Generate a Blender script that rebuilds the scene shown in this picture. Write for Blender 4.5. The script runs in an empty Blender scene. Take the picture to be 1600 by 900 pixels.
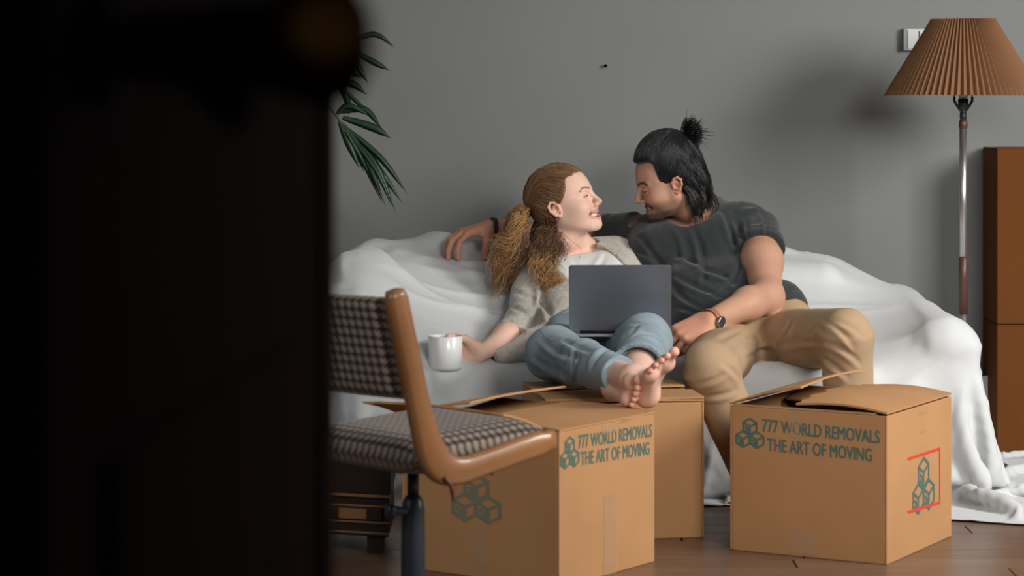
import bpy, math, random
import numpy as np
from mathutils import Vector, Matrix

# ---------------------------------------------------------------- camera, world, lights, exposure
SC = bpy.context.scene
COL = SC.collection
F, HZ, CZ = 4000.0, 140.0, 1.15          # focal length in px, horizon row, camera height

cam_d = bpy.data.cameras.new('camera'); cam = bpy.data.objects.new('camera', cam_d); COL.objects.link(cam)
cam.location = (0, 0, CZ); cam.rotation_euler = (math.pi/2, 0, 0)
cam_d.sensor_width = 36; cam_d.lens = F/1600*36; cam_d.shift_y = -(450-HZ)/1600
cam_d.clip_start = 0.05; cam_d.clip_end = 60
cam_d.dof.use_dof = True; cam_d.dof.focus_distance = 7.2; cam_d.dof.aperture_fstop = 0.09/0.0215
SC.camera = cam

w = bpy.data.worlds.new('world'); SC.world = w; w.use_nodes = True
w.node_tree.nodes['Background'].inputs[0].default_value = (0.55, 0.6, 0.66, 1)
w.node_tree.nodes['Background'].inputs[1].default_value = 0.05

def area(name, loc, target, sx, sy, power, color):
    l = bpy.data.lights.new(name, 'AREA'); l.shape = 'RECTANGLE'; l.size = sx; l.size_y = sy
    l.energy = power; l.color = color
    o = bpy.data.objects.new(name, l); COL.objects.link(o); o.location = loc
    o.rotation_euler = (Vector(target)-Vector(loc)).to_track_quat('-Z', 'Y').to_euler()
    return o
area('daylight_right_window', (3.32, 5.35, 1.95), (1.0, 7.6, 0.6), 1.0, 1.1, 112, (1.0, 0.97, 0.93))
area('fill_left', (-2.3, 4.0, 1.9), (0.6, 7.3, 0.5), 1.5, 1.2, 15, (0.93, 0.96, 1.0))  # added weak fill from the left; the wall there has no window
area('fill_near', (1.75, 2.5, 2.05), (0.55, 6.9, 0.45), 1.3, 0.9, 17, (1.0, 0.965, 0.92)).data.spread = math.radians(75)  # added frontal fill on the sitters, spread narrowed to spare the wall

SC.view_settings.view_transform = 'Standard'; SC.view_settings.look = 'None'
SC.view_settings.gamma = 1.0; SC.view_settings.exposure = 0.1
SC.view_settings.use_curve_mapping = False

# ---------------------------------------------------------------- helpers
def B(px, py, d):                         # a point of the room seen at pixel (px, py) standing d metres away
    return np.array([(px-800)/F*d, d, CZ-(py-HZ)/F*d])

def link(o, parent=None):
    COL.objects.link(o)
    if parent is not None: o.parent = parent
    return o

def tag(o, label=None, cat=None, group=None, kind=None):
    if label: o['label'] = label
    if cat: o['category'] = cat
    if group: o['group'] = group
    if kind: o['kind'] = kind
    return o

def empty(name, label, cat, loc=(0,0,0), rz=0, group=None):
    o = bpy.data.objects.new(name, None); o.empty_display_size = 0.05
    o.location = [float(c) for c in loc]; o.rotation_euler = (0, 0, rz); COL.objects.link(o)
    return tag(o, label, cat, group)

def mesh_obj(name, V, Fc, mat, parent=None, smooth=True, world=True, col=None, uv=None):
    me = bpy.data.meshes.new(name)
    V = np.asarray(V, dtype=np.float64)
    if isinstance(Fc, np.ndarray):
        nf, k = Fc.shape
        me.vertices.add(len(V)); me.vertices.foreach_set('co', V.astype(np.float32).ravel())
        me.loops.add(nf*k); me.loops.foreach_set('vertex_index', Fc.astype(np.int32).ravel())
        me.polygons.add(nf); me.polygons.foreach_set('loop_start', np.arange(nf, dtype=np.int32)*k)
        me.update(calc_edges=True); me.validate()
    else:
        me.from_pydata([tuple(v) for v in V], [], [tuple(f) for f in Fc]); me.update()
    if smooth: me.polygons.foreach_set('use_smooth', [True]*len(me.polygons))
    if col is not None:
        a = me.color_attributes.new('Col', 'FLOAT_COLOR', 'POINT')
        c = np.ones((len(V), 4), np.float32); c[:, :3] = col; a.data.foreach_set('color', c.ravel())
    if mat is not None: me.materials.append(mat)
    o = bpy.data.objects.new(name, me)
    COL.objects.link(o)
    if parent is not None:
        o.parent = parent
        if world:
            bpy_par = parent
            m = Matrix.Identity(4); chain = []
            q = bpy_par
            while q is not None: chain.append(q); q = q.parent
            for q in reversed(chain): m = m @ q.matrix_basis
            o.matrix_basis = m.inverted()
    return o

class MB:                                  # mesh builder
    def __init__(s): s.V = []; s.F = []
    def add(s, V, Fc):
        n = len(s.V); s.V += [tuple(map(float, v)) for v in V]; s.F += [tuple(i+n for i in f) for f in Fc]
    def box(s, lo, hi, M=None):
        (x0,y0,z0),(x1,y1,z1) = lo, hi
        V = [(x0,y0,z0),(x1,y0,z0),(x1,y1,z0),(x0,y1,z0),(x0,y0,z1),(x1,y0,z1),(x1,y1,z1),(x0,y1,z1)]
        if M is not None: V = [M @ Vector(v) for v in V]
        s.add(V, [(0,3,2,1),(4,5,6,7),(0,1,5,4),(1,2,6,5),(2,3,7,6),(3,0,4,7)]); return s
    def hexa(s, V):                        # eight corners, bottom four then top four
        s.add(V, [(0,3,2,1),(4,5,6,7),(0,1,5,4),(1,2,6,5),(2,3,7,6),(3,0,4,7)]); return s
    def lathe(s, prof, c=(0,0,0), n=32, axis=None, cap=True):
        c = np.array(c, float)
        if axis is None: X, Y, Z = np.eye(3)
        else:
            Z = np.array(axis, float); Z /= np.linalg.norm(Z)
            X = np.cross(Z, [0.3,0.9,0.1] if abs(Z[1])<.9 else [1,0,0]); X /= np.linalg.norm(X); Y = np.cross(Z, X)
        V = []; Fc = []
        for r, z in prof:
            for i in range(n):
                a = 2*math.pi*i/n; V.append(c+X*r*math.cos(a)+Y*r*math.sin(a)+Z*z)
        for j in range(len(prof)-1):
            for i in range(n): Fc.append((j*n+i, j*n+(i+1)%n, (j+1)*n+(i+1)%n, (j+1)*n+i))
        if cap:
            Fc.append(tuple(range(n))[::-1]); Fc.append(tuple((len(prof)-1)*n+i for i in range(n)))
        s.add(V, Fc); return s
    def tube(s, pts, r, n=8, cap=True):
        V, Fc = tube_arrays([np.array(pts, float)], [r], n); s.add(V, [tuple(f) for f in Fc])
        if cap:
            m = len(pts); b = len(s.V)-m*n
            s.F.append(tuple(b+i for i in range(n))[::-1]); s.F.append(tuple(b+(m-1)*n+i for i in range(n)))
        return s
    def build(s, name, mat, parent=None, smooth=False, world=True, bevel=0, seg=2):
        o = mesh_obj(name, s.V, s.F, mat, parent, smooth, world)
        if bevel:
            b = o.modifiers.new('bevel', 'BEVEL'); b.width = bevel; b.segments = seg; b.limit_method = 'ANGLE'
            b.angle_limit = math.radians(35)
            o.data.polygons.foreach_set('use_smooth', [True]*len(o.data.polygons))
            wn = o.modifiers.new('normals', 'WEIGHTED_NORMAL')
        return o

def tube_arrays(lines, radii, n=5):
    """lines: list of (m,3) polylines; radii: float or (m,) each. Returns V, F (quads)."""
    VV = []; FF = []; base = 0
    ang = np.arange(n)*2*np.pi/n
    for L, r in zip(lines, radii):
        L = np.asarray(L, float); m = len(L)
        T = np.gradient(L, axis=0); T /= np.linalg.norm(T, axis=1)[:, None]+1e-12
        up = np.array([0.13, 0.31, 0.94]) if abs(T[0, 2]) < .9 else np.array([1, 0.1, 0])
        N = np.zeros_like(L); v = up - T[0]*np.dot(up, T[0]); N[0] = v/np.linalg.norm(v)
        for i in range(1, m):
            v = N[i-1]-T[i]*np.dot(N[i-1], T[i]); N[i] = v/(np.linalg.norm(v)+1e-12)
        Bn = np.cross(T, N); rr = np.broadcast_to(np.asarray(r, float), (m,))
        V = L[:, None]+rr[:, None, None]*(N[:, None]*np.cos(ang)[None, :, None]+Bn[:, None]*np.sin(ang)[None, :, None])
        VV.append(V.reshape(-1, 3))
        j = np.arange(m-1)[:, None]*n; i = np.arange(n)[None]; i2 = (i+1) % n
        FF.append(np.stack([j+i, j+i2, j+n+i2, j+n+i], -1).reshape(-1, 4)+base); base += m*n
    return np.concatenate(VV), np.concatenate(FF)

def smooth_line(pts, n=24):                # Catmull-Rom through the points
    P = np.array(pts, float); P = np.vstack([2*P[0]-P[1], P, 2*P[-1]-P[-2]]); out = []
    segs = len(P)-3; t = np.linspace(0, segs-1e-9, n)
    for u in t:
        i = int(u); f = u-i; a, b, c, d = P[i:i+4]
        out.append(.5*((2*b)+(-a+c)*f+(2*a-5*b+4*c-d)*f*f+(-a+3*b-3*c+d)*f**3))
    return np.array(out)

# ---- noise
_rs = np.random.RandomState(7); _lat = _rs.rand(32, 32, 32).astype(np.float32)
def noise(P, s=1.0):
    Q = np.asarray(P, np.float32)*np.float32(1)*np.asarray(s, np.float32)
    I = np.floor(Q).astype(np.int32); f = Q-I; f = f*f*(3-2*f); I &= 31; J = (I+1) & 31
    x0,y0,z0 = I.T; x1,y1,z1 = J.T; fx,fy,fz = f.T
    L = _lat
    a = L[x0,y0,z0]*(1-fx)+L[x1,y0,z0]*fx; b = L[x0,y1,z0]*(1-fx)+L[x1,y1,z0]*fx
    c = L[x0,y0,z1]*(1-fx)+L[x1,y0,z1]*fx; d = L[x0,y1,z1]*(1-fx)+L[x1,y1,z1]*fx
    return (a*(1-fy)+b*fy)*(1-fz)+(c*(1-fy)+d*fy)*fz

# ---- signed-distance bodies, meshed with surface nets
def smin(a, b, k):
    h = np.maximum(k-np.abs(a-b), 0)/k
    return np.minimum(a, b)-h*h*k*.25
class Field:
    def __init__(s): s.ops = []
    def copy(s): f = Field(); f.ops = list(s.ops); return f
    def _add(s, fn, c, R, k, op): s.ops.append((fn, np.array(c, np.float32), R, k, op)); return s
    def cone(s, a, b, r1, r2=None, k=.02, op='u'):
        a = np.array(a, np.float32); b = np.array(b, np.float32); r2 = r1 if r2 is None else r2
        ba = b-a; l2 = float(ba@ba)+1e-12
        def fn(P):
            pa = P-a; t = np.clip(pa@ba/l2, 0, 1)
            return np.linalg.norm(pa-t[:, None]*ba, axis=1)-(r1+(r2-r1)*t)
        return s._add(fn, (a+b)/2, math.sqrt(l2)/2+max(r1, r2), k, op)
    def chain(s, pts, rs, k=.02, op='u'):
        for i in range(len(pts)-1): s.cone(pts[i], pts[i+1], rs[i], rs[i+1], k, op)
        return s
    def ell(s, c, r, R=None, k=.02, op='u'):
        c = np.array(c, np.float32); r = np.array(r, np.float32)
        if np.ndim(r) == 0: r = np.repeat(r, 3)
        M = None if R is None else np.array(R, np.float32)
        def fn(P):
            q = P-c
            if M is not None: q = q@M
            k0 = np.linalg.norm(q/r, axis=1); k1 = np.linalg.norm(q/(r*r), axis=1)+1e-9
            return k0*(k0-1)/k1
        return s._add(fn, c, float(max(r)), k, op)
    def box(s, c, h, R=None, rad=.01, k=.01, op='u'):
        c = np.array(c, np.float32); h = np.array(h, np.float32)-rad
        M = None if R is None else np.array(R, np.float32)
        def fn(P):
            q = P-c
            if M is not None: q = q@M
            q = np.abs(q)-h
            return np.linalg.norm(np.maximum(q, 0), axis=1)+np.minimum(q.max(1), 0)-rad
        return s._add(fn, c, float(np.linalg.norm(h))+rad, k, op)
    def fn(s, fn, c=(0,0,0), R=100, k=.01, op='u'): return s._add(fn, c, R, k, op)
    def crease(s, a, b, w, amp):           # groove (amp>0) or fold (amp<0)
        a = np.array(a, np.float32); b = np.array(b, np.float32); ba = b-a; l2 = float(ba@ba)+1e-9
        def fn(P):
            pa = P-a; t = np.clip(pa@ba/l2, -.0, 1)
            d2 = ((pa-t[:, None]*ba)**2).sum(1)
            return amp*np.exp(-d2/(w*w))*(1-.0*t)
        return s._add(fn, (a+b)/2, math.sqrt(l2)/2+3*w, 0, 'd')
    def polycrease(s, pts, w, amp):
        Q = np.array(pts, np.float32); n = len(Q)-1
        def fn(P):
            best = np.full(len(P), 9., np.float32); tt = np.zeros(len(P), np.float32)
            for i in range(n):
                ba = Q[i+1]-Q[i]; t = np.clip((P-Q[i])@ba/(float(ba@ba)+1e-9), 0, 1); d2 = ((P-Q[i]-t[:, None]*ba)**2).sum(1)
                m = d2 < best; best[m] = d2[m]; tt[m] = (i+t[m])/n
            return amp*np.exp(-best/(w*w))*np.sin(np.pi*np.clip(tt*.86+.07, 0, 1))**.8
        c = (Q.max(0)+Q.min(0))/2
        return s._add(fn, c, float(np.linalg.norm(Q-c, axis=1).max())+2.6*w, 0, 'd')
    def __call__(s, P):
        P = np.asarray(P, np.float32); d = np.full(len(P), .5, np.float32)
        for fn, c, R, k, op in s.ops:
            if R < 50:
                lim = R+.045 if op != 'd' else R
                m = np.nonzero(((P-c)**2).sum(1) < lim*lim)[0]
                if len(m) == 0: continue
                v = fn(P[m]).astype(np.float32); dm = d[m]
            else: m = slice(None); v = fn(P).astype(np.float32); dm = d
            if op == 'u': r = smin(dm, v, k)
            elif op == 's': r = -smin(-dm, v, k)
            elif op == 'i': r = -smin(-dm, -v, k)
            else: r = dm+v
            d[m] = r
        return d
    def mesh(s, lo, hi, h, newton=1, keep=None):
        lo = np.array(lo, float); hi = np.array(hi, float); Bk = 8
        n = (np.ceil((hi-lo)/h/Bk).astype(int)+1)*Bk; nb = n//Bk
        g = np.stack(np.meshgrid(*[np.arange(k) for k in nb], indexing='ij'), -1).reshape(-1, 3)
        cen = lo+(g*Bk+(Bk-1)/2)*h; dv = s(cen)
        D = np.full(tuple(n), 1.0, np.float32)
        D6 = D.reshape(nb[0], Bk, nb[1], Bk, nb[2], Bk)
        D6[...] = dv.reshape(nb)[:, None, :, None, :, None]
        act = g[np.abs(dv) < Bk*h*.87*1.6+.004]
        off = np.stack(np.meshgrid(*[np.arange(Bk)]*3, indexing='ij'), -1).reshape(-1, 3)
        for c0 in range(0, len(act), 400):
            a = act[c0:c0+400]
            I = (a[:, None]*Bk+off[None]).reshape(-1, 3)
            D[I[:, 0], I[:, 1], I[:, 2]] = s(lo+I*h)
        S = D < 0
        # active cells
        c = S[:-1, :-1, :-1].astype(np.uint8)
        tot = c.copy()
        for dx, dy, dz in [(1,0,0),(0,1,0),(0,0,1),(1,1,0),(1,0,1),(0,1,1),(1,1,1)]:
            tot += S[dx:n[0]-1+dx, dy:n[1]-1+dy, dz:n[2]-1+dz]
        cells = np.argwhere((tot > 0) & (tot < 8))
        idx = np.full(tuple(n-1), -1, np.int32); idx[tuple(cells.T)] = np.arange(len(cells))
        acc = np.zeros((len(cells), 3)); cnt = np.zeros(len(cells))
        cor = [(0,0,0),(1,0,0),(0,1,0),(1,1,0),(0,0,1),(1,0,1),(0,1,1),(1,1,1)]
        val = {q: D[cells[:, 0]+q[0], cells[:, 1]+q[1], cells[:, 2]+q[2]] for q in cor}
        for q in cor:
            for ax in range(3):
                if q[ax]: continue
                p = list(q); p[ax] = 1; p = tuple(p); a, b = val[q], val[p]
                m = (a < 0) != (b < 0); t = a[m]/(a[m]-b[m])
                pt = np.tile(np.array(q, float), (m.sum(), 1)); pt[:, ax] += t
                acc[m] += pt; cnt[m] += 1
        V = lo+(cells+acc/cnt[:, None])*h
        quads = []
        for ax in range(3):
            u, v = (ax+1) % 3, (ax+2) % 3
            sl0 = [slice(None)]*3; sl1 = [slice(None)]*3; sl0[ax] = slice(0, -1); sl1[ax] = slice(1, None)
            A = S[tuple(sl0)]; Bm = S[tuple(sl1)]
            e = np.argwhere(A != Bm)
            ok = (e[:, u] > 0) & (e[:, v] > 0) & (e[:, u] < n[u]-1) & (e[:, v] < n[v]-1); e = e[ok]
            ins = S[tuple(e.T)]
            def cell(du, dv_):
                q = e.copy(); q[:, u] -= du; q[:, v] -= dv_; return idx[tuple(q.T)]
            Q = np.stack([cell(1, 1), cell(0, 1), cell(0, 0), cell(1, 0)], 1)
            Q[~ins] = Q[~ins][:, ::-1]; quads.append(Q)
        Q = np.concatenate(quads); Q = Q[(Q >= 0).all(1)]
        for _ in range(newton):
            e = h*.5; d0 = s(V); G = np.zeros_like(V)
            for ax in range(3):
                dd = np.zeros(3); dd[ax] = e; G[:, ax] = (s(V+dd)-s(V-dd))/(2*e)
            gn = (G**2).sum(1)+1e-6
            V = V-np.clip(d0/gn, -h, h)[:, None]*G*.8
        if keep is not None:
            cm = V[Q].mean(1); Q = Q[keep(cm)]
            used = np.unique(Q); re = np.full(len(V), -1); re[used] = np.arange(len(used)); V = V[used]; Q = re[Q]
        return V, Q

def join(parts):
    VV = []; FF = []; b = 0
    for V, Q in parts: VV.append(V); FF.append(Q+b); b += len(V)
    return np.concatenate(VV), np.concatenate(FF)

# ---- materials
def sock(n, *names):
    for k in names:
        if k in n.inputs: return n.inputs[k]
def mat(name, color=(.5,.5,.5), rough=.6, spec=.4, metal=0, bump=0, bscale=200, bdetail=3, var=0, vscale=4,
        attr=False, sheen=0, sss=0, trans=0, alpha=1, aniso=None, coat=0, bdist=.002, sss_r=(1,.35,.2), objrand=0, vstretch=None):
    m = bpy.data.materials.new(name); m.use_nodes = True; nt = m.node_tree; N = nt.nodes; L = nt.links
    b = N['Principled BSDF']
    b.inputs['Roughness'].default_value = rough; b.inputs['Metallic'].default_value = metal
    sock(b, 'Specular IOR Level', 'Specular').default_value = spec
    b.inputs['Base Color'].default_value = (*color, 1)
    if sheen: sock(b, 'Sheen Weight', 'Sheen').default_value = sheen
    if coat: sock(b, 'Coat Weight').default_value = coat
    if sss:
        sock(b, 'Subsurface Weight').default_value = sss; b.inputs['Subsurface Radius'].default_value = sss_r
        b.inputs['Subsurface Scale'].default_value = .012
    if trans: sock(b, 'Transmission Weight').default_value = trans
    if alpha < 1: b.inputs['Alpha'].default_value = alpha
    tc = N.new('ShaderNodeTexCoord'); out = None
    csrc = None
    if attr:
        a = N.new('ShaderNodeVertexColor'); a.layer_name = 'Col'; csrc = a.outputs['Color']
    if var or objrand:
        if var:
            n = N.new('ShaderNodeTexNoise'); n.inputs['Scale'].default_value = vscale; n.inputs['Detail'].default_value = 5
            if vstretch:
                mp = N.new('ShaderNodeMapping'); mp.inputs['Scale'].default_value = vstretch
                L.new(tc.outputs['Object'], mp.inputs[0]); L.new(mp.outputs[0], n.inputs[0])
            else: L.new(tc.outputs['Object'], n.inputs[0])
            mr = N.new('ShaderNodeMapRange'); mr.inputs[1].default_value = .3; mr.inputs[2].default_value = .7
            mr.inputs[3].default_value = 1-var; mr.inputs[4].default_value = 1+var; L.new(n.outputs[0], mr.inputs[0]); vs = mr.outputs[0]
        else:
            vv = N.new('ShaderNodeValue'); vv.outputs[0].default_value = 1; vs = vv.outputs[0]
        if objrand:
            oi = N.new('ShaderNodeObjectInfo'); m2 = N.new('ShaderNodeMapRange'); m2.inputs[3].default_value = 1-objrand; m2.inputs[4].default_value = 1+objrand
            L.new(oi.outputs['Random'], m2.inputs[0]); mm = N.new('ShaderNodeMath'); mm.operation = 'MULTIPLY'
            L.new(vs, mm.inputs[0]); L.new(m2.outputs[0], mm.inputs[1]); vs = mm.outputs[0]
        vm = N.new('ShaderNodeVectorMath'); vm.operation = 'SCALE'; L.new(vs, vm.inputs['Scale'])
        if csrc: L.new(csrc, vm.inputs[0])
        else: vm.inputs[0].default_value = color
        csrc = vm.outputs[0]
    if csrc: L.new(csrc, b.inputs['Base Color'])
    if bump:
        n = N.new('ShaderNodeTexNoise'); n.inputs['Scale'].default_value = bscale; n.inputs['Detail'].default_value = bdetail
        if aniso:
            mp = N.new('ShaderNodeMapping'); mp.inputs['Scale'].default_value = aniso
            L.new(tc.outputs['Object'], mp.inputs[0]); L.new(mp.outputs[0], n.inputs[0])
        else: L.new(tc.outputs['Object'], n.inputs[0])
        bp = N.new('ShaderNodeBump'); bp.inputs['Strength'].default_value = bump; bp.inputs['Distance'].default_value = bdist
        L.new(n.outputs[0], bp.inputs['Height']); L.new(bp.outputs[0], b.inputs['Normal'])
    return m

# ---------------------------------------------------------------- materials
M = {}
M['wall'] = mat('plaster_wall', (.195,.203,.199), .85, .2, bump=.25, bscale=60, var=.035, vscale=1.5)
M['ceil'] = mat('ceiling_paint', (.6,.6,.6), .9)
M['base'] = mat('baseboard_paint', (.05,.045,.04), .5)
M['darkwood'] = mat('dark_door_wood', (.024,.0105,.0085), .9, .03, var=.25, vscale=3, vstretch=(8,8,1))
M['iron'] = mat('black_iron', (.002,.002,.002), .8, .05)
M['brass'] = mat('aged_brass', (.38,.17,.03), .45, metal=.8)
M['plank'] = mat('walnut_laminate_plank', (.155,.092,.058), .33, .5, var=.22, vscale=3, vstretch=(2,26,1), objrand=.14, bump=.15, bscale=40, aniso=(1,12,1), bdist=.001)
M['under'] = mat('subfloor', (.02,.014,.01), .9)
M['card'] = mat('kraft_cardboard', (.44,.235,.105), .72, .25, var=.05, vscale=6, bump=.25, bscale=9, aniso=(1,1,.25), bdist=.002)
M['card_in'] = mat('cardboard_inside', (.40,.23,.11), .85, .1, var=.06)
M['card_edge'] = mat('cardboard_cut_edge', (.55,.36,.19), .85, .1, bump=.5, bscale=400)
M['card_dark'] = mat('brown_carton', (.125,.043,.011), .8, .08, var=.05, vscale=4)
M['print'] = mat('teal_print', (.075,.15,.125), .7, .2)
M['print_grey'] = mat('faded_teal_print', (.20,.20,.145), .7, .2)
M['print_red'] = mat('red_print', (.62,.05,.03), .6)
M['tape'] = mat('clear_tape', (.60,.43,.27),   .18, .6, alpha=.32, bump=.6, bscale=25, bdist=.003)
M['steel'] = mat('brushed_steel', (.55,.55,.56), .3, metal=.9)
M['steel_dark'] = mat('black_steel', (.018,.024,.032), .42, .5)
M['chairwood'] = mat('honey_oak_wood', (.30,.13,.045), .38, .5, var=.2, vscale=5, vstretch=(1,1,1), bump=.1, bscale=60, coat=.25)
M['shade'] = mat('pleated_paper_shade', (.18,.088,.044), .8, .15, var=.06, vscale=5)
M['shade'].node_tree.nodes['Principled BSDF'].inputs['Alpha'].default_value = 1
M['brownplastic'] = mat('brown_bakelite', (.09,.04,.03), .35)
M['plate'] = mat('white_switch_plastic', (.52,.53,.52), .45)
M['plate_grey'] = mat('grey_switch_side', (.22,.23,.225), .5)
M['leaf'] = mat('palm_leaf', (.018,.05,.024), .38, .5, var=.25, vscale=9, bump=.2, bscale=30)
M['stem'] = mat('palm_stem', (.05,.08,.03), .6)
M['vein'] = mat('leaf_vein', (.22,.28,.10), .5)
M['pot'] = mat('terracotta_pot', (.25,.10,.05), .8, var=.1)
M['soil'] = mat('potting_soil', (.02,.013,.01), 1, bump=.8, bscale=80, bdist=.01)
M['chest'] = mat('dark_mahogany', (.022,.010,.006), .4, .4, var=.25, vscale=4, vstretch=(1,6,6))
M['chest_edge'] = mat('worn_oak_edge', (.20,.095,.04), .5)

def houndstooth(name):
    m = bpy.data.materials.new(name); m.use_nodes = True; nt = m.node_tree; N = nt.nodes; L = nt.links
    b = N['Principled BSDF']; b.inputs['Roughness'].default_value = .9; sock(b, 'Sheen Weight').default_value = .15
    tc = N.new('ShaderNodeTexCoord'); sep = N.new('ShaderNodeSeparateXYZ')
    L.new(tc.outputs['UV'], sep.inputs[0])
    def mth(op, a, bb=None, c=None):
        n = N.new('ShaderNodeMath'); n.operation = op
        for i, v in enumerate((a, bb, c)):
            if v is None: continue
            if isinstance(v, (int, float)): n.inputs[i].default_value = v
            else: L.new(v, n.inputs[i])
        return n.outputs[0]
    # one check is one unit of UV: light squares, dark grid and slanted teeth joining the squares
    u = mth('FRACT', sep.outputs[0]); v = mth('FRACT', sep.outputs[1])
    su = mth('LESS_THAN', u, .56); sv = mth('LESS_THAN', v, .56)
    sq = mth('MULTIPLY', su, sv)
    dg = mth('FRACT', mth('MULTIPLY', mth('ADD', u, v), 2.0)); st = mth('LESS_THAN', dg, .45)
    only = mth('ABSOLUTE', mth('SUBTRACT', su, sv)); half = mth('MULTIPLY', mth('MULTIPLY', only, st), .55)
    tot = mth('MAXIMUM', sq, half)
    mix = N.new('ShaderNodeMixRGB'); mix.inputs[1].default_value = (.022,.012,.010,1); mix.inputs[2].default_value = (.30,.235,.185,1)
    L.new(tot, mix.inputs[0]); L.new(mix.outputs[0], b.inputs['Base Color'])
    bp = N.new('ShaderNodeBump'); bp.inputs['Strength'].default_value = .6; bp.inputs['Distance'].default_value = .002
    L.new(tot, bp.inputs['Height']); L.new(bp.outputs[0], b.inputs['Normal'])
    return m
M['hound'] = houndstooth('houndstooth_wool')

def struct(o): o['kind'] = 'structure'; return o

# ---------------------------------------------------------------- the room
WY = 8.21
XL, XR, YN, ZC = -2.6, 3.45, 2.3, 2.8
struct(MB().box((XL,WY,0),(XR,WY+.12,ZC)).build('wall_back', M['wall']))
mb = MB()                                  # right wall with its window opening
mb.box((XR,YN,0),(XR+.12,4.7,ZC)).box((XR,6.0,0),(XR+.12,WY,ZC)).box((XR,4.7,0),(XR+.12,6.0,1.3)).box((XR,4.7,2.6),(XR+.12,6.0,ZC))
struct(mb.build('wall_right', M['wall']))
struct(MB().box((XL-.12,-.6,0),(XL,WY,ZC)).build('wall_left', M['wall']))
mb = MB()                                  # wall between the dark passage and the room, with the doorway
mb.box((XL,YN-.1,0),(-.19,YN,ZC)).box((.78,YN-.1,0),(1.05,YN,ZC)).box((2.45,YN-.1,0),(XR,YN,ZC)).box((1.05,YN-.1,0),(2.45,YN,1.5)).box((1.05,YN-.1,2.6),(2.45,YN,ZC)).box((-.19,YN-.1,2.08),(.78,YN,ZC))
struct(mb.build('wall_near', M['darkwood']))
struct(MB().box((XL,-.6,ZC),(XR+.12,WY+.12,ZC+.1)).build('ceiling', M['ceil']))
fl = struct(MB().box((XL,-.6,-.05),(XR+.12,WY+.12,-.012)).build('floor', M['under']))
pl = MB().box((0,0,-.012),(1.196,.1185,0)).build('plank', M['plank'], fl, bevel=.0012, seg=1)
rnd = random.Random(3); first = True
y = 5.2
while y < WY:
    off = rnd.random()*1.2; x = XL-off
    while x < XR:
        if first: q = pl; first = False
        else: q = pl.copy(); COL.objects.link(q); q.parent = fl
        q.location = (x, y, 0); x += 1.2
    y += .12
MB().box((XL,-.6,-.012),(XR,5.2,0)).build('floor_near', M['plank'], fl)
for s, (lo, hi) in {'back': ((XL,WY-.014,0),(XR,WY,.095)), 'right': ((XR-.014,YN,0),(XR,WY-.014,.095))}.items():
    struct(MB().box(lo, hi).build('baseboard_'+s, M['base'], bevel=.003))
wf = MB()
for lo, hi in [((XR,4.7,1.3),(XR+.1,4.76,2.6)),((XR,5.94,1.3),(XR+.1,6.0,2.6)),((XR,4.7,1.3),(XR+.1,6,1.36)),((XR,4.7,2.54),(XR+.1,6,2.6)),((XR+.03,5.33,1.3),(XR+.08,5.37,2.6))]:
    wf.box(lo, hi)
wo = struct(wf.build('window_1', M['plate'], bevel=.003))
# door frame and the open dark door in the foreground
df = MB().box((-.19,YN-.12,0),(-.160,YN+.02,2.08)).box((.75,YN-.12,0),(.78,YN+.02,2.08)).box((-.19,YN-.12,2.05),(.78,YN+.02,2.08))
struct(df.build('trim_1', M['darkwood'], bevel=.003))
p0 = np.array([-.165, 2.17]); p1 = np.array([-.232, 1.28]); dd = (p1-p0)/np.linalg.norm(p1-p0); nn = np.array([-dd[1], dd[0]])
if nn[0] > 0: nn = -nn
def quadbox(a, b, n, t, z0, z1, t0=0):
    c = [a+n*t0, b+n*t0, b+n*t, a+n*t]
    return [(q[0], q[1], z0) for q in c]+[(q[0], q[1], z1) for q in c]
door = struct(MB().hexa(quadbox(p0, p1, nn, .04, .01, 2.03)).build('door_1', M['darkwood'], bevel=.002))
for z0, z1 in ((.15,.95),(1.28,1.9)):
    MB().hexa(quadbox(p0+dd*.12, p1-dd*.12, -nn, .008, z0, z1)).build('door_panel', M['darkwood'], door, bevel=.004)
hp = p0+dd*.80; H0 = np.array([hp[0], hp[1], 1.172]); on = np.array([-nn[0], -nn[1], 0])
hd = MB().lathe([(.03,0),(.033,.004),(.03,.012),(.014,.016)], H0, 24, on).build('handle_rosette', M['iron'], door, smooth=True)
MB().lathe([(.016,.0),(.020,.03),(.024,.075),(.026,.1)], H0+on*.012, 24, on).build('door_handle', M['iron'], door, smooth=True)
MB().lathe([(.012,0),(.027,.008),(.0345,.024),(.036,.036),(.031,.05),(.016,.058),(.003,.059)], H0+on*.092+np.array([0,0,.004]), 28, on).build('door_knob', M['iron'], door, smooth=True)
MB().lathe([(.003,.0),(.018,.001),(.024,.004),(.012,.006)], H0+on*.128+np.array([0,-.037,.010]), 24, (0.25,-1,.25)).build('knob_plate', M['brass'], door, smooth=True)
MB().tube([H0+on*.05+np.array([0,0,-.01]), H0+on*.075+np.array([0,0,-.03]), H0+on*.08+np.array([0,0,-.042])], .011, 10).build('door_key', M['iron'], door, smooth=True)

# nail in the wall
MB().lathe([(.003,0),(.003,-.01),(.0055,-.011),(.0055,-.013)], (B(946,103,WY)[0], WY, B(946,103,WY)[2]), 12, (0,1,0)).build('nail', M['iron'])
tag(bpy.data.objects['nail'], 'small dark nail in the grey wall high above the couple', 'nail')

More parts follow.
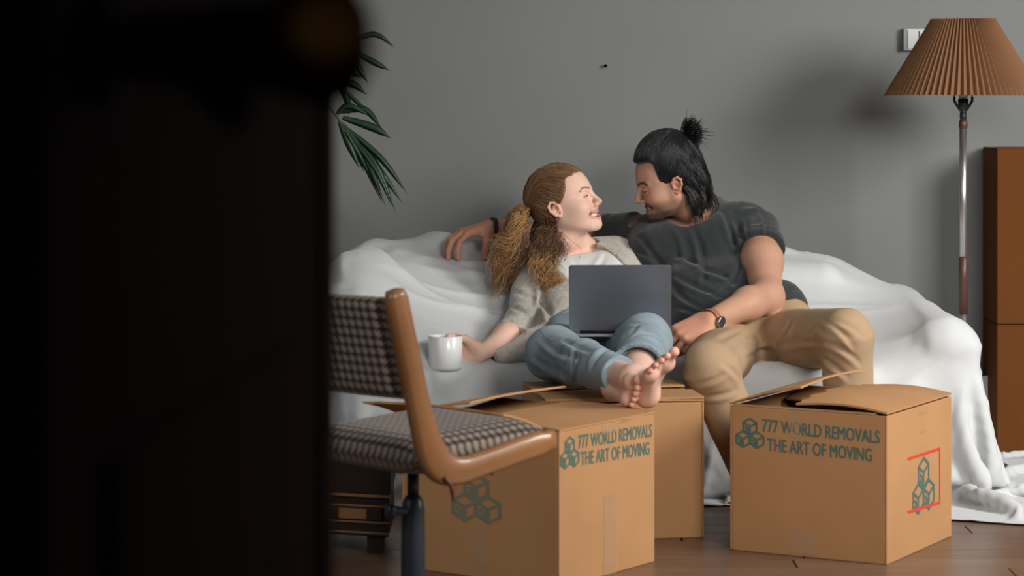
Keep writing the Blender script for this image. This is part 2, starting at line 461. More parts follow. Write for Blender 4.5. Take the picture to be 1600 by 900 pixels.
# ---------------------------------------------------------------- writing and marks
def text_arrays(s, bold=0.0):
    cu = bpy.data.curves.new('tmp', 'FONT'); cu.body = s; cu.offset = bold; cu.resolution_u = 3
    o = bpy.data.objects.new('tmp', cu); COL.objects.link(o)
    dg = bpy.context.evaluated_depsgraph_get(); me = bpy.data.meshes.new_from_object(o.evaluated_get(dg))
    V = np.array([v.co[:] for v in me.vertices]); Fc = [tuple(p.vertices) for p in me.polygons]
    bpy.data.objects.remove(o); bpy.data.curves.remove(cu); bpy.data.meshes.remove(me)
    V[:, 0] -= V[:, 0].min(); return V, Fc
def text_on(name, s, O, U, W, n, width, height, m, parent, slant=0):
    V, Fc = text_arrays(s); V[:, 0] *= width/V[:, 0].max(); capm = .72*1.0
    V[:, 1] *= height/V[:, 1].max()
    P = O+np.outer(V[:, 0]+slant*V[:, 1], U)+np.outer(V[:, 1], W)+n*.0009
    k_ = len(P); e_ = height*.055                # a second impression a hair aside gives the bold weight
    P = np.concatenate([P, P+U*e_+n*.00003, P+W*e_*.6+n*.00006]); Fc = Fc+[tuple(i+k_ for i in f) for f in Fc]+[tuple(i+2*k_ for i in f) for f in Fc]
    o = mesh_obj(name, P, Fc, m, parent, False); return o

def strokes(lines, wd):
    V = []; Fc = []
    for L in lines:
        for a, b in zip(L[:-1], L[1:]):
            a = np.array(a, float); b = np.array(b, float); d = b-a; l = np.linalg.norm(d); d /= l; n = np.array([-d[1], d[0]])*wd/2
            e = d*wd*.42; k = len(V); V += [a-e-n, b+e-n, b+e+n, a-e+n]; Fc.append((k, k+1, k+2, k+3))
    return np.array(V), Fc
def cube_logo():
    """three outlined cubes in a pyramid, unit height 0..1"""
    lines = []; fills = []
    R = .27
    for cx, cy in ((0,.73),(-.245,.29),(.245,.29)):
        h = [(cx+R*math.sin(math.pi/3*i), cy+R*math.cos(math.pi/3*i)) for i in range(7)]
        lines.append(h); lines.append([h[5], (cx, cy), h[1]]); lines.append([(cx, cy), h[3]])
        lines.append([(cx-.15, cy-.02), (cx-.08, cy-.07), (cx-.13, cy-.13), (cx-.09, cy-.2)])
        fills.append([(cx-.015, cy-.05), (cx-.015, cy-.24), (cx-.10, cy-.2), (cx-.09, cy-.09)])
    return lines, fills
def logo_on(name, O, U, W, n, size, m, parent, wd=.045, aspect=1.0, sep=.0009):
    lines, fills = cube_logo(); V, Fc = strokes(lines, wd)
    V = list(V)
    for f in fills: k = len(V); V += [np.array(p) for p in f]; Fc.append(tuple(range(k, k+4)))
    V = np.array(V)*size
    # stagger overlapping strokes a hair apart so that they never share a plane
    st = np.zeros(len(V))
    for i, f in enumerate(Fc):
        for v in f: st[v] = (i % 23)*.00001
    P = O+np.outer(V[:, 0]*aspect, U)+np.outer(V[:, 1], W)+np.outer(sep+st, n)
    return mesh_obj(name, P, Fc, m, parent, False)

# ---------------------------------------------------------------- cardboard boxes
Z = np.array([0., 0, 1])
def carton(name, label, O, A, Bv, H, m, group, t=.006, inner=.008, top_open=True):
    """O: near bottom corner; A, Bv: edge vectors to the right and to the left."""
    O = np.array([O[0], O[1], 0.]); A = np.array([A[0], A[1], 0.]); Bv = np.array([Bv[0], Bv[1], 0.])
    r = empty(name, label, 'box', O, group=group)
    la, lb = np.linalg.norm(A), np.linalg.norm(Bv); a, b = A/la, Bv/lb
    mb = MB()
    def wall(p, q, n):                     # outer line p-q, thickness inward n
        c = [p, q, q+n*t, p+n*t]; mb.hexa([tuple(v) for v in c]+[tuple(v+Z*H) for v in c])
    wall(O, O+A, b); wall(O+Bv, O+Bv+A, -b); wall(O+b*t, O+Bv-b*t, a); wall(O+A+b*t, O+A+Bv-b*t, -a)
    c = [O+a*t+b*t, O+A-a*t+b*t, O+A+Bv-a*t-b*t, O+Bv+a*t-b*t]
    mb.hexa([tuple(v+Z*.001) for v in c]+[tuple(v+Z*.007) for v in c])
    mb.build('carton_walls', m, r, bevel=.0022, seg=2)
    return r, O, A, Bv, a, b, H
def flap(r, P, Q, out, length, ang, m, t=.005, taper=.0, sag=.0, jag=0, seed=0, name='flap', n=14):
    """a flap hinged on P-Q; out: inward horizontal direction; ang: degrees above the horizontal"""
    P = np.array(P, float); Q = np.array(Q, float); out = np.array(out, float); rs = np.random.RandomState(seed)
    L = np.linalg.norm(Q-P); e = (Q-P)/L; d = out*math.cos(math.radians(ang))+Z*math.sin(math.radians(ang)); nrm = np.cross(e, d); nrm /= np.linalg.norm(nrm)
    if nrm[2] < 0: nrm = -nrm
    V = []; Fc = []; nu, nv = n, 8
    jg = rs.randn(nu+1)*jag
    for side in (0, 1):
        for i in range(nu+1):
            u = i/nu
            for j in range(nv+1):
                v = j/nv; l = length+(jg[i] if j == nv else 0)
                uu = u+(0.5-u)*taper*v
                V.append(P+e*L*uu+d*l*v+nrm*(sag*math.sin(math.pi*v)*.5+sag*.7*math.sin(math.pi*u)*v)+nrm*(t*side))
    k = (nu+1)*(nv+1)
    for i in range(nu):
        for j in range(nv):
            q = i*(nv+1)+j; Fc.append((q, q+1, q+nv+2, q+nv+1)); Fc.append((k+q, k+q+nv+1, k+q+nv+2, k+q+1))
    def rim(ids):
        for x, y in zip(ids[:-1], ids[1:]): Fc.append((x, y, y+k, x+k))
    rim([i*(nv+1) for i in range(nu+1)][::-1]); rim([i*(nv+1)+nv for i in range(nu+1)])
    rim(list(range(nv+1))); rim([nu*(nv+1)+j for j in range(nv+1)][::-1])
    return mesh_obj(name, V, Fc, m, r, False)
def tape_on(r, O, U, W, n, w, h, name='tape', m=None, t=.0006):
    mb = MB(); V = []
    k = 10
    for j in range(k+1):
        v = j/k; wob = (random.Random(j*7+int(w*1e4)).random()-.5)*.003
        for u in (0, 1): V.append(O+U*(w*u+wob)+W*h*v+n*(t+.0008*((j*5) % 3)))
    mb.add(V, [(2*j, 2*j+1, 2*j+3, 2*j+2) for j in range(k)])
    return mb.build(name, m or M['tape'], r, smooth=True)

GB = 'printed removal boxes in front of the sofa'
# the box under the bare feet
r, O, A, Bv, a, b, H = carton('cardboard_box', 'open printed cardboard box under the bare feet, its left side behind the checked chair',
    (.109,5.90), (.2385,.338), (-.374,.262), .36, M['card'], GB)
T = O+Z*H
flap(r, T+Z*.001, T+A+Z*.001, b, Bv@Bv and np.linalg.norm(Bv)*.50, 2.5, M['card'], sag=.006, jag=.0)
flap(r, T+A+Z*.004, T+A+Bv+Z*.004, -a, .19, -4, M['card_in'])
flap(r, T+Bv+Z*.008, T+Bv+A+Z*.008, -b, .20, 11, M['card'], sag=.006, jag=.003, seed=3)
flap(r, T+Bv*.98+Z*.002, T+Bv*.10+Z*.002, -a, .17, 17, M['card'], sag=.010, jag=.002, seed=5)
nA = -b; nB = -a                            # outward normals of the right and the left face
def onA(u, v): return O+a*u+Z*v             # u from the near corner, v height
def onB(u, v): return O+b*u+Z*v             # u from the near corner going left
la, lb = np.linalg.norm(A), np.linalg.norm(Bv)
def puA(px): # u on face A from a pixel column
    k = (px-800)/F; return (k*O[1]-O[0])/(a[0]-k*a[1])
def puB(px):
    k = (px-800)/F; return (k*O[1]-O[0])/(b[0]-k*b[1])
def pz(P0, d, u, py): return CZ-(py-HZ)/F*(P0[1]+d[1]*u)
def put_text(name, s, x0, y0, x1, y1, pu, d, n, capv, parent, left=False, mm=None):
    """baseline from pixel (x0,y0) to (x1,y1) on the face"""
    u0, u1 = pu(x0), pu(x1); z0, z1 = pz(O, d, u0, y0), pz(O, d, u1, y1)
    P0 = O+d*u0+Z*z0; P1 = O+d*u1+Z*z1; U = P1-P0; W_ = np.linalg.norm(U); U /= W_
    return text_on(name, s, P0, U, Z, n, W_, capv, mm or M['print'], parent)
put_text('lettering', '777 WORLD REMOVALS', 903, 701, 1018, 682, puA, a, nA, .0305, r)
put_text('lettering', 'THE ART OF MOVING', 907, 727, 1014, 710, puA, a, nA, .0305, r)
u = puA(890); logo_on('cube_logo', O+a*u+Z*pz(O, a, u, 731), a, Z, nA, .071, M['print'], r, wd=.07, aspect=1.1)
u = puB(745); logo_on('cube_logo', O+b*u+Z*pz(O, b, u, 816), -b, Z, nB, .113, M['print_grey'], r, wd=.065, aspect=1.25)
u = puA(943); tape_on(r, O+a*u+Z*.0, a, Z, nA, .055, .19); u = puA(940); tape_on(r, O+a*u+Z*.335, a, Z, nA, .07, .024)
u = puB(765); tape_on(r, O+b*u+Z*.018, b, Z, nB, .045, .09)
# the box at the right
r, O, A, Bv, a, b, H = carton('cardboard_box', 'open printed cardboard box at the right with a red framed logo on its side',
    (.907,6.19), (.225,.402), (-.363,.208), .36, M['card'], GB)
la, lb = np.linalg.norm(A), np.linalg.norm(Bv); nA = -b; nB = -a; T = O+Z*H
flap(r, T+Z*.001+b*.03, T+Bv*.98+Z*.001, a, .12, -16, M['card_in'])
flap(r, T+A+Z*.004, T+Z*.004, b, .235, 2, M['card'], sag=.02, jag=.006, seed=11, n=22)
flap(r, T+Bv+Z*.002, T+Bv+A+Z*.002, -b, .20, 15, M['card_in'], sag=.012, jag=.001, seed=2)
flap(r, T+A+Bv*.95+Z*.001, T+A+Bv*.05+Z*.001, -a, .15, -7, M['card'])
put_text('lettering', '777 WORLD REMOVALS', 1191, 674, 1374, 693, puB, b, nB, .0305, r)
put_text('lettering', 'THE ART OF MOVING', 1199, 704, 1362, 721, puB, b, nB, .0305, r)
u = puB(1172); logo_on('cube_logo', O+b*u+Z*pz(O, b, u, 700), -b, Z, nB, .073, M['print'], r, wd=.07, aspect=1.05)
u = puB(1250); tape_on(r, O+b*u+Z*.29, b, Z, nB, .03, .07); u = puB(1276); tape_on(r, O+b*u+Z*.005, b, Z, nB, .075, .06)
u = puA(1443); logo_on('cube_logo', O+a*u+Z*pz(O, a, u, 800), a, Z, nA, .135, M['print'], r, wd=.055, aspect=1.15)
u0, u1 = puA(1419), puA(1468)
z00, z01, z10, z11 = pz(O,a,u0,717), pz(O,a,u0,800), pz(O,a,u1,701), pz(O,a,u1,785)
V, Fc = strokes([[(u0,z00),(u1,z10),(u1,z11),(u0,z01)]], .0075); P = O+np.outer(V[:,0],a)+np.outer(V[:,1],Z)+nA*.0011
P[:, :] += np.outer([.00002*(i//4) for i in range(len(P))], nA)
mesh_obj('red_frame', P, Fc, M['print_red'], r, False)
u = puA(1440)
for zz in (.338, .292): tape_on(r, O+a*(u-.015)+Z*zz, a, Z, nA, .05, .007)
# the box between them, behind
dx = np.array([-.148,.989]); 
r, O, A, Bv, a, b, H = carton('cardboard_box', 'plain brown box standing behind the bare feet, between the two printed boxes',
    (.493,6.572), (-.058,.39), (-.408,-.061), .348, M['card'], None)
T = O+Z*H
flap(r, T+Z*.002, T+A+Z*.002, b, .2, 1, M['card']); flap(r, T+Bv+Z*.002, T+Bv+A+Z*.002, -b, .2, 1, M['card'])
flap(r, T+A+Z*.009, T+A+Bv+Z*.009, -a, .16, 1, M['card'])
fl2 = flap(r, T+Z*.009, T+Bv+Z*.009, a, .14, 1, M['card']); tape_on(r, T+Bv*.5+Z*.012-b*.03+a*.01, b, a, Z, .05, .36)
# the two tall cartons by the wall at the right edge
GS = 'brown cartons stacked at the right edge'
Dst = 7.955; x0 = (1558-800)/F*Dst; zs = CZ-(507-HZ)/F*Dst; zt = CZ-(232-HZ)/F*Dst
for lo, hi, lb_ in ((.0, zs-.001, 'dark brown carton on the floor, lower of the two stacked by the right edge'), (zs+.001, zt, 'dark brown carton, upper of the two stacked by the right edge')):
    rr = empty('cardboard_box', lb_, 'box', (x0, Dst, lo), group=GS)
    MB().box((x0,Dst,lo),(x0+.5,Dst+.24,hi-.004)).build('carton_walls', M['card_dark'], rr, bevel=.003)
    MB().box((x0+.001,Dst+.001,hi-.004),(x0+.499,Dst+.1195,hi)).build('flap', M['card_dark'], rr)
    MB().box((x0+.001,Dst+.1205,hi-.004),(x0+.499,Dst+.239,hi)).build('flap', M['card_dark'], rr)

# ---------------------------------------------------------------- floor lamp
LD = 7.75; lp = B(1505, 148, LD); LX = lp[0]; zb = lp[2]; ztp = CZ-(30-HZ)/F*LD
lamp = empty('floor_lamp', 'tall steel floor lamp with a pleated tan cone shade behind the sofa', 'lamp', (LX, LD, 0))
V = []; Fc = []; npl = 76; nn_ = npl*4; rows = 8
for side in (0, 1):
    for j in range(rows+1):
        v = j/rows; rad = .232+(.094-.232)*v; amp = (.0058 if j else .0064)*(1-.45*v)
        for i in range(nn_):
            th = 2*math.pi*i/nn_; tri = abs(((i/4) % 1)-.5)*4-1
            rr = rad+amp*tri-(.0012 if side else 0)
            V.append((LX+rr*math.cos(th), LD+rr*math.sin(th), zb+(ztp-zb)*v-(.003*(tri>0)*(j==0))+(.002*(tri>0) if j==rows else 0)))
kk = (rows+1)*nn_
for j in range(rows):
    for i in range(nn_):
        i2 = (i+1) % nn_; p, q, s_, t_ = j*nn_+i, j*nn_+i2, (j+1)*nn_+i2, (j+1)*nn_+i
        Fc.append((p, q, s_, t_)); Fc.append((kk+p, kk+t_, kk+s_, kk+q))
for j in (0, rows):
    for i in range(nn_):
        i2 = (i+1) % nn_; Fc.append((j*nn_+i, kk+j*nn_+i, kk+j*nn_+i2, j*nn_+i2))
sh = mesh_obj('lamp_shade', V, Fc, M['shade'], lamp, False)
for z, rr in ((zb+.003, .224), (ztp-.004, .088)):
    MB().tube([(LX+rr*math.cos(t*math.pi/24), LD+rr*math.sin(t*math.pi/24), z) for t in range(49)], .0014, 5).build('shade_ring', M['steel_dark'], sh, smooth=True)
def lz(py): return CZ-(py-HZ)/F*LD
MB().lathe([(.0065,lz(402)),(.0115,lz(401)),(.0115,lz(200)),(.0065,lz(200))], (LX,LD,0), 24).build('pole', M['steel'], lamp, smooth=True)
MB().lathe([(.0135,lz(490)),(.0135,lz(403)),(.0115,lz(402))], (LX,LD,0), 24).build('pole_grip', M['brownplastic'], lamp, smooth=True)
MB().lathe([(.011,.03),(.011,lz(489)),(.005,lz(489))], (LX,LD,0), 24).build('lower_pole', M['steel'], lamp, smooth=True)
MB().lathe([(.14,0),(.14,.012),(.12,.022),(.03,.032),(.0125,.04)], (LX,LD,0), 40).build('base', M['steel_dark'], lamp, smooth=True)
MB().lathe([(.0115,lz(201)),(.0135,lz(199)),(.0125,lz(190)),(.009,lz(186)),(.005,lz(186))], (LX,LD,0), 24).build('neck_collar', M['brownplastic'], lamp, smooth=True)
MB().lathe([(.008,lz(187)),(.0105,lz(185)),(.0105,lz(176)),(.007,lz(174)),(.012,lz(170)),(.0155,lz(168)),(.0155,lz(155)),(.012,lz(154))], (LX,LD,0), 24).build('bulb_socket', M['steel_dark'], lamp, smooth=True)
MB().lathe([(.012,lz(154.5)),(.014,lz(148)),(.024,lz(128)),(.030,lz(112)),(.026,lz(98)),(.012,lz(90)),(.002,lz(89))], (LX,LD,0), 24).build('bulb', M['plate'], lamp, smooth=True)
hl = [(LX+s_*x, LD, lz(y_)) for s_, seq in ((-1, [(.006,174),(.018,166),(.0265,158),(.027,146),(.032,110),(.03,70),(.0,52)]), (1, [(.03,70),(.032,110),(.027,146),(.0265,158),(.018,166),(.006,174)])) for x, y_ in seq]
MB().tube(smooth_line(hl, 50), .0022, 6).build('harp', M['steel_dark'], lamp, smooth=True)
for s_ in (-1, 1): MB().tube([(LX+s_*.0075,LD,lz(173)),(LX+s_*.019,LD,lz(165)),(LX+s_*.027,LD,lz(157.5)),(LX+s_*.027,LD,lz(151))], .0042, 7).build('harp_saddle', M['steel_dark'], lamp, smooth=True)
for k in range(3):
    th = k*2*math.pi/3; MB().tube([(LX,LD,ztp-.006),(LX+.087*math.cos(th),LD+.087*math.sin(th),ztp-.005)], .0014, 5).build('shade_spoke', M['steel_dark'], sh, smooth=True)

# wall switch box
q0 = B(1410, 79, WY); q1 = B(1468, 45, WY)
sw = empty('wall_switch', 'white surface-mounted switch box on the wall behind the lamp shade', 'switch', (q0[0], WY, q0[2]))
MB().box((q0[0],WY-.022,q0[2]),(q1[0],WY,q1[2])).build('switch_box', M['plate'], sw, bevel=.003)
MB().box((q0[0]-.0005,WY-.026,q0[2]-.0005),(q0[0]+.011,WY-.001,q1[2]+.0005)).build('side_cover', M['plate_grey'], sw, bevel=.002)
MB().box((q0[0]+.013,WY-.027,q0[2]+.004),(q1[0]-.004,WY-.022,q1[2]-.004)).build('rocker_plate', M['plate'], sw, bevel=.002)
MB().box((q0[0]+.0485,WY-.0285,q0[2]+.02),(q0[0]+.0515,WY-.026,q1[2]-.008)).build('slot', M['iron'], sw)

# ---------------------------------------------------------------- swivel chair in the foreground
fdir = np.array([.735,.678,0]); fdir /= np.linalg.norm(fdir); ldir = np.array([-fdir[1], fdir[0], 0])   # facing, and its left
RC = np.array([-.170, 5.13, 0.])           # rear right corner of the seat on the floor plan
chair = empty('swivel_chair', 'oak swivel chair with brown houndstooth seat and back, in the left foreground', 'chair', RC+fdir*.2+ldir*.2)
def C3(f, l, z): return RC+fdir*f+ldir*l+Z*z
def rail(l, name='side_frame'):
    # L-shaped bent wood frame: upright leaning back, curved into the seat rail
    line = [(-.085,.752),(-.072,.70),(-.045,.60),(-.018,.50),(.004,.435),(.035,.392),(.085,.378),(.16,.388),(.26,.405),(.345,.418)]
    prof = smooth_line([(f, z, 0) for f, z in line], 40)[:, :2]
    m_ = len(prof); V = []; Fc = []
    T = np.gradient(prof, axis=0); T /= np.linalg.norm(T, axis=1)[:, None]; Nn = np.stack([-T[:, 1], T[:, 0]], 1)
    n_ = 12
    for i in range(m_):
        u = i/(m_-1); hw = .0245+.010*math.exp(-((u-.52)/.13)**2)+.002*u; th = .0165
        if u < .04: hw *= .7+.3*u/.04; 
        if u > .97: hw *= .8
        for k in range(n_):
            a_ = 2*math.pi*k/n_; ca, sa = math.cos(a_), math.sin(a_)
            ex = np.sign(ca)*abs(ca)**.6*hw; ey = np.sign(sa)*abs(sa)**.6*th
            p = prof[i]+Nn[i]*ex; V.append(C3(p[0], l+ey, p[1]))
    for i in range(m_-1):
        for k in range(n_): Fc.append((i*n_+k, i*n_+(k+1) % n_, (i+1)*n_+(k+1) % n_, (i+1)*n_+k))
    Fc.append(tuple(range(n_))[::-1]); Fc.append(tuple((m_-1)*n_+k for k in range(n_)))
    return mesh_obj(name, V, Fc, M['chairwood'], chair, True)
rail(0); rail(.44)
def pad(name, fn, nu, nv, uvs, m):
    """closed cushion: fn(u, v, side) -> point; uv scaled for the check"""
    V = []; UV = []
    for side in (0, 1):
        for i in range(nu+1):
            for j in range(nv+1): V.append(fn(i/nu, j/nv, side)); UV.append((i/nu*uvs[0], j/nv*uvs[1]))
    k = (nu+1)*(nv+1); Fc = []
    for i in range(nu):
        for j in range(nv):
            q = i*(nv+1)+j; Fc.append((q, q+nv+1, q+nv+2, q+1)); Fc.append((k+q, k+q+1, k+q+nv+2, k+q+nv+1))
    def rim(ids):
        for x, y_ in zip(ids[:-1], ids[1:]): Fc.append((x, y_, y_+k, x+k))
    rim([i*(nv+1) for i in range(nu+1)]); rim([i*(nv+1)+nv for i in range(nu+1)][::-1])
    rim(list(range(nv+1))[::-1]); rim([nu*(nv+1)+j for j in range(nv+1)])
    o = mesh_obj(name, V, Fc, m, chair, True)
    uvl = o.data.uv_layers.new(name='UVMap'); L = np.zeros(len(o.data.loops), np.int32); o.data.loops.foreach_get('vertex_index', L)
    uvl.data.foreach_set('uv', np.array(UV, np.float32)[L].ravel())
    return o
def edge(u, v, p=.18):
    g = lambda x: min(1, min(x, 1-x)/p); a_, b_ = g(u), g(v)
    return math.sqrt(max(0, 1-(1-a_)**2))*math.sqrt(max(0, 1-(1-b_)**2))
def backfn(u, v, side):
    l = .022+u*.396; z = .528+v*.215; f = -.082*(z-.435)/(.752-.435)-.002
    e = edge(u, v, .12); off = (-.028 if side else .026)*e-.020*math.sin(math.pi*u)
    return C3(f+off, l, z-(.006*(1-e)*(v>.5)))
pad('backrest', backfn, 40, 24, (20, 11.5), M['hound'])
def seatfn(u, v, side):
    l = .020+u*.400; f = -.012+v*.385; e = edge(u, v, .22); rise = .012+.03*v
    return C3(f, l, .392+rise*.6+(.043*e if side == 0 else -.040*e)+(.0))
pad('seat', lambda u, v, s: seatfn(u, v, s), 40, 40, (20, 19), M['hound'])
# underframe, column and star base
cc = C3(.155, .225, 0)
MB().box((-.09,-.07,.355),(.09,.07,.366), Matrix.Translation(Vector(cc)) @ Matrix.Rotation(math.atan2(fdir[1], fdir[0]), 4, 'Z')).build('seat_plate', M['steel_dark'], chair, bevel=.003)
for l0 in (.0,.44):
    MB().tube([C3(.175,.205,.360), C3(.175,l0,.368)], .009, 8).build('cross_bar', M['steel_dark'], chair, smooth=True)
MB().lathe([(.0125,.29),(.0125,.36)], (cc[0],cc[1],0), 20).build('inner_column', M['steel_dark'], chair, smooth=True)
MB().lathe([(.024,.09),(.026,.12),(.0245,.265),(.021,.285),(.0125,.296)], (cc[0],cc[1],0), 28).build('outer_column', M['steel_dark'], chair, smooth=True)
kn = MB(); kn.lathe([(.006,0),(.006,.026),(.014,.028),(.016,.040),(.012,.046)], (cc[0]-.012,cc[1]-.02,.262), 16, (-1,-.35,.12)); kn.build('height_knob', M['steel_dark'], chair, smooth=True)
for k in range(4):
    th = .4+k*math.pi/2; e = np.array([math.cos(th), math.sin(th)])
    lg = MB().tube([(cc[0]+e[0]*.02,cc[1]+e[1]*.02,.105),(cc[0]+e[0]*.14,cc[1]+e[1]*.14,.075),(cc[0]+e[0]*.25,cc[1]+e[1]*.25,.055)], [.018,.015,.012], 8).build('leg', M['steel_dark'], chair, smooth=True)
    MB().lathe([(.012,-.010),(.0265,-.009),(.0275,0),(.0265,.009),(.012,.010)], (cc[0]+e[0]*.25,cc[1]+e[1]*.25,.0275), 20, (-e[1],e[0],0)).build('caster', M['iron'], lg, smooth=True)
MB().tube(smooth_line([C3(.03,-.017,.372), C3(.045,-.021,.352), C3(.050,-.023,.322)], 8), [.0045]*6+[.003,.0015], 6).build('loose_strap', M['brownplastic'], chair, smooth=True)

# low dark chest on the floor behind the chair
cd = 6.30; ce = (628-800)/F*cd-.02
chest = empty('low_chest', 'low dark mahogany chest with worn edges on the floor behind the checked chair', 'chest', (-.72, cd, 0))
tl = .045
def CH(x, y_, z): return (x, cd+y_+(x+.27)*-.32, z)
def cbox(x0,x1,y0,y1,z0,z1):
    return MB().hexa([CH(x0,y0,z0),CH(x1,y0,z0),CH(x1,y1,z0),CH(x0,y1,z0),CH(x0,y0,z1),CH(x1,y0,z1),CH(x1,y1,z1),CH(x0,y1,z1)])
CX0, CX1 = -.80, -.30
cbox(CX0,CX1,0,.30,.150,.235).build('upper_case', M['chest'], chest, bevel=.003)
cbox(CX0,CX1-.004,.006,.30,.045,.143).build('lower_case', M['chest'], chest, bevel=.003)
cbox(CX0,CX1,-.004,.0,.143,.150).build('edge_strip', M['chest_edge'], chest)
for z0 in (.118, .078, .052): cbox(CX0,CX1-.004,.001,.006,z0,z0+.0045).build('edge_strip', M['chest_edge'], chest)
dr = cbox(CX0+.08,CX1-.02,-.001,.006,.085,.116).build('drawer', M['chest'], chest, bevel=.002)
cbox(-.43,-.36,-.0025,-.001,.088,.113).build('drawer_plate', M['chest_edge'], dr)
for x_ in (CX0+.02, CX1-.06):
    for y_ in (.02,.25): cbox(x_,x_+.035,y_,y_+.03,0,.046).build('leg', M['chest'], chest)

# ---------------------------------------------------------------- potted palm behind the door edge
PX, PD = -1.02, 7.55
palm = empty('potted_palm', 'dark green palm at the left, its drooping fronds showing past the dark door', 'plant', (PX, PD, 0))
pt = MB().lathe([(.11,0),(.12,.01),(.155,.27),(.165,.275),(.165,.31),(.15,.31),(.148,.28),(.02,.28)], (PX,PD,0), 36).build('pot', M['pot'], palm, smooth=True)
MB().lathe([(.147,.281),(.148,.29),(.08,.296),(.004,.298)], (PX,PD,0), 30).build('soil', M['soil'], palm, smooth=True)
def leaflet(par, pts, wmax):
    L = smooth_line(pts, 16); T = np.gradient(L, axis=0); T /= np.linalg.norm(T, axis=1)[:, None]
    V = []; Fc = []
    side = np.cross(T, [0,1,.15]); side /= np.linalg.norm(side, axis=1)[:, None]; up = np.cross(side, T)
    for i in range(16):
        u = i/15; w_ = wmax*(math.sin(math.pi*min(1, u*.82+.12))**.8)*(1-u**6)+.0004
        for k, (sx, sz) in enumerate(((-1,.35),(0,0),(1,.35),(0,-.0008/max(w_, 1e-4)))): V.append(L[i]+side[i]*w_*sx+up[i]*w_*sz)
    for i in range(15):
        for k in range(4): Fc.append((i*4+k, i*4+(k+1) % 4, i*4+4+(k+1) % 4, i*4+4+k))
    lf = mesh_obj('leaflet', V, Fc, M['leaf'], par, True)
    return lf
fronds = [
 # stem points (px,py,d); leaflets: root, mid, tip, width in m
 ([(440,120,7.6),(490,142,7.6),(523,178,7.62),(548,215,7.62)], [
   ((530,190,7.62),(545,225,7.6),(562,264,7.6),.0115),((538,196,7.62),(572,250,7.6),(603,323,7.58),.0105),((542,205,7.62),(585,255,7.61),(619,332,7.6),.0115),
   ((546,208,7.62),(590,262,7.63),(629,318,7.64),.010),((544,202,7.62),(595,248,7.6),(637,303,7.6),.0095),((535,184,7.62),(583,200,7.62),(611,216,7.62),.0125),
   ((530,175,7.62),(570,172,7.6),(598,203,7.58),.0105),((526,178,7.62),(545,166,7.6),(580,182,7.6),.010),((534,192,7.62),(556,232,7.64),(568,268,7.66),.010),((540,204,7.6),(572,262,7.6),(598,318,7.6),.007),
   ((546,210,7.62),(588,268,7.58),(612,322,7.58),.007)]),
 ([(430,60,7.7),(480,78,7.7),(520,110,7.7),(536,140,7.7)], [
   ((528,128,7.7),(552,132,7.7),(573,148,7.7),.0105),((532,135,7.7),(560,162,7.7),(590,192,7.68),.006),((520,110,7.7),(548,112,7.7),(566,122,7.7),.010),((515,105,7.7),(540,150,7.72),(545,180,7.74),.011),((520,115,7.7),(500,160,7.7),(498,200,7.7),.011)]),
 ([(440,10,7.75),(490,30,7.75),(540,60,7.75),(560,90,7.75)], [
   ((552,80,7.75),(585,98,7.75),(609,110,7.75),.0095),((545,66,7.75),(585,54,7.75),(617,74,7.75),.0085),((540,60,7.75),(560,105,7.75),(575,130,7.75),.009),((530,50,7.75),(520,90,7.75),(522,130,7.75),.010)]),
 ([(380,140,7.5),(350,190,7.5),(330,260,7.5)], [((350,190,7.5),(370,240,7.5),(380,300,7.5),.012),((345,200,7.5),(310,240,7.5),(290,300,7.5),.012),((332,255,7.5),(330,300,7.5),(335,350,7.5),.012)]),
]
for stp, lfs in fronds:
    pts = [B(*s_) for s_ in stp]; root = np.array([PX+.02*len(lfs)/10, PD, .295])
    mid = np.array([PX+.05, PD, .9]); up_ = (pts[0]+mid)/2+np.array([-.03,0,.1])
    fr = MB().tube(smooth_line([root, mid, up_]+pts, 40), np.linspace(.008,.0022,40), 6).build('frond', M['stem'], palm, smooth=True)
    for a_, b_, c_, wd in lfs: leaflet(fr, [B(*a_), B(*b_), B(*c_)], wd)

# ---------------------------------------------------------------- sofa under a loose white dust sheet
M['sheet'] = mat('white_cotton_sheet', (.56,.58,.59), .75, .25, bump=.18, bscale=22, bdetail=4, bdist=.006, sheen=.2)
M['sofa_fabric'] = mat('sofa_upholstery', (.35,.33,.30), .9)
M['sofa_leg'] = mat('sofa_leg_wood', (.05,.03,.02), .5)
sofa_f = Field()
sofa_f.box((.36,7.56,.20), (.80,.42,.155), rad=.05, k=.03)
for x in (-.03,.68): sofa_f.box((x,7.46,.305), (.36,.33,.065), rad=.05, k=.015)
bt = [(-.52,7.90,.50),(-.42,7.91,.585),(-.22,7.92,.610),(.35,7.92,.60),(.80,7.92,.580),(.96,7.91,.545),(1.08,7.88,.49)]
for p, q in zip(bt[:-1], bt[1:]): sofa_f.cone(p, q, .078, k=.03)
sofa_f.box((.28,7.93,.36), (.78,.085,.22), R=[[1,0,0],[0,.985,-.17],[0,.17,.985]], rad=.05, k=.06)
for x in (-.14,.64): sofa_f.box((x,7.80,.46), (.355,.065,.16), R=[[1,0,0],[0,.96,-.27],[0,.27,.96]], rad=.06, k=.03)
sofa_f.cone((1.225,7.25,.425), (1.19,7.92,.46), .074, k=.05).box((1.235,7.58,.24), (.075,.40,.22), rad=.04, k=.04)
sofa_f.cone((-.60,7.24,.44), (-.58,7.90,.48), .075, k=.05).box((-.60,7.58,.24), (.08,.40,.22), rad=.04, k=.04)
coll = sofa_f.copy()
coll.cone(B(585,440,7.62), B(690,590,7.12), .055, .05, k=.08)          # sheet bunched up along the left arm
coll.cone(B(560,450,7.55), B(575,600,7.10), .10, .09, k=.08)
def sstep_(x, a, b):
    t = np.clip((x-a)/(b-a), 0, 1); return t*t*(3-2*t)
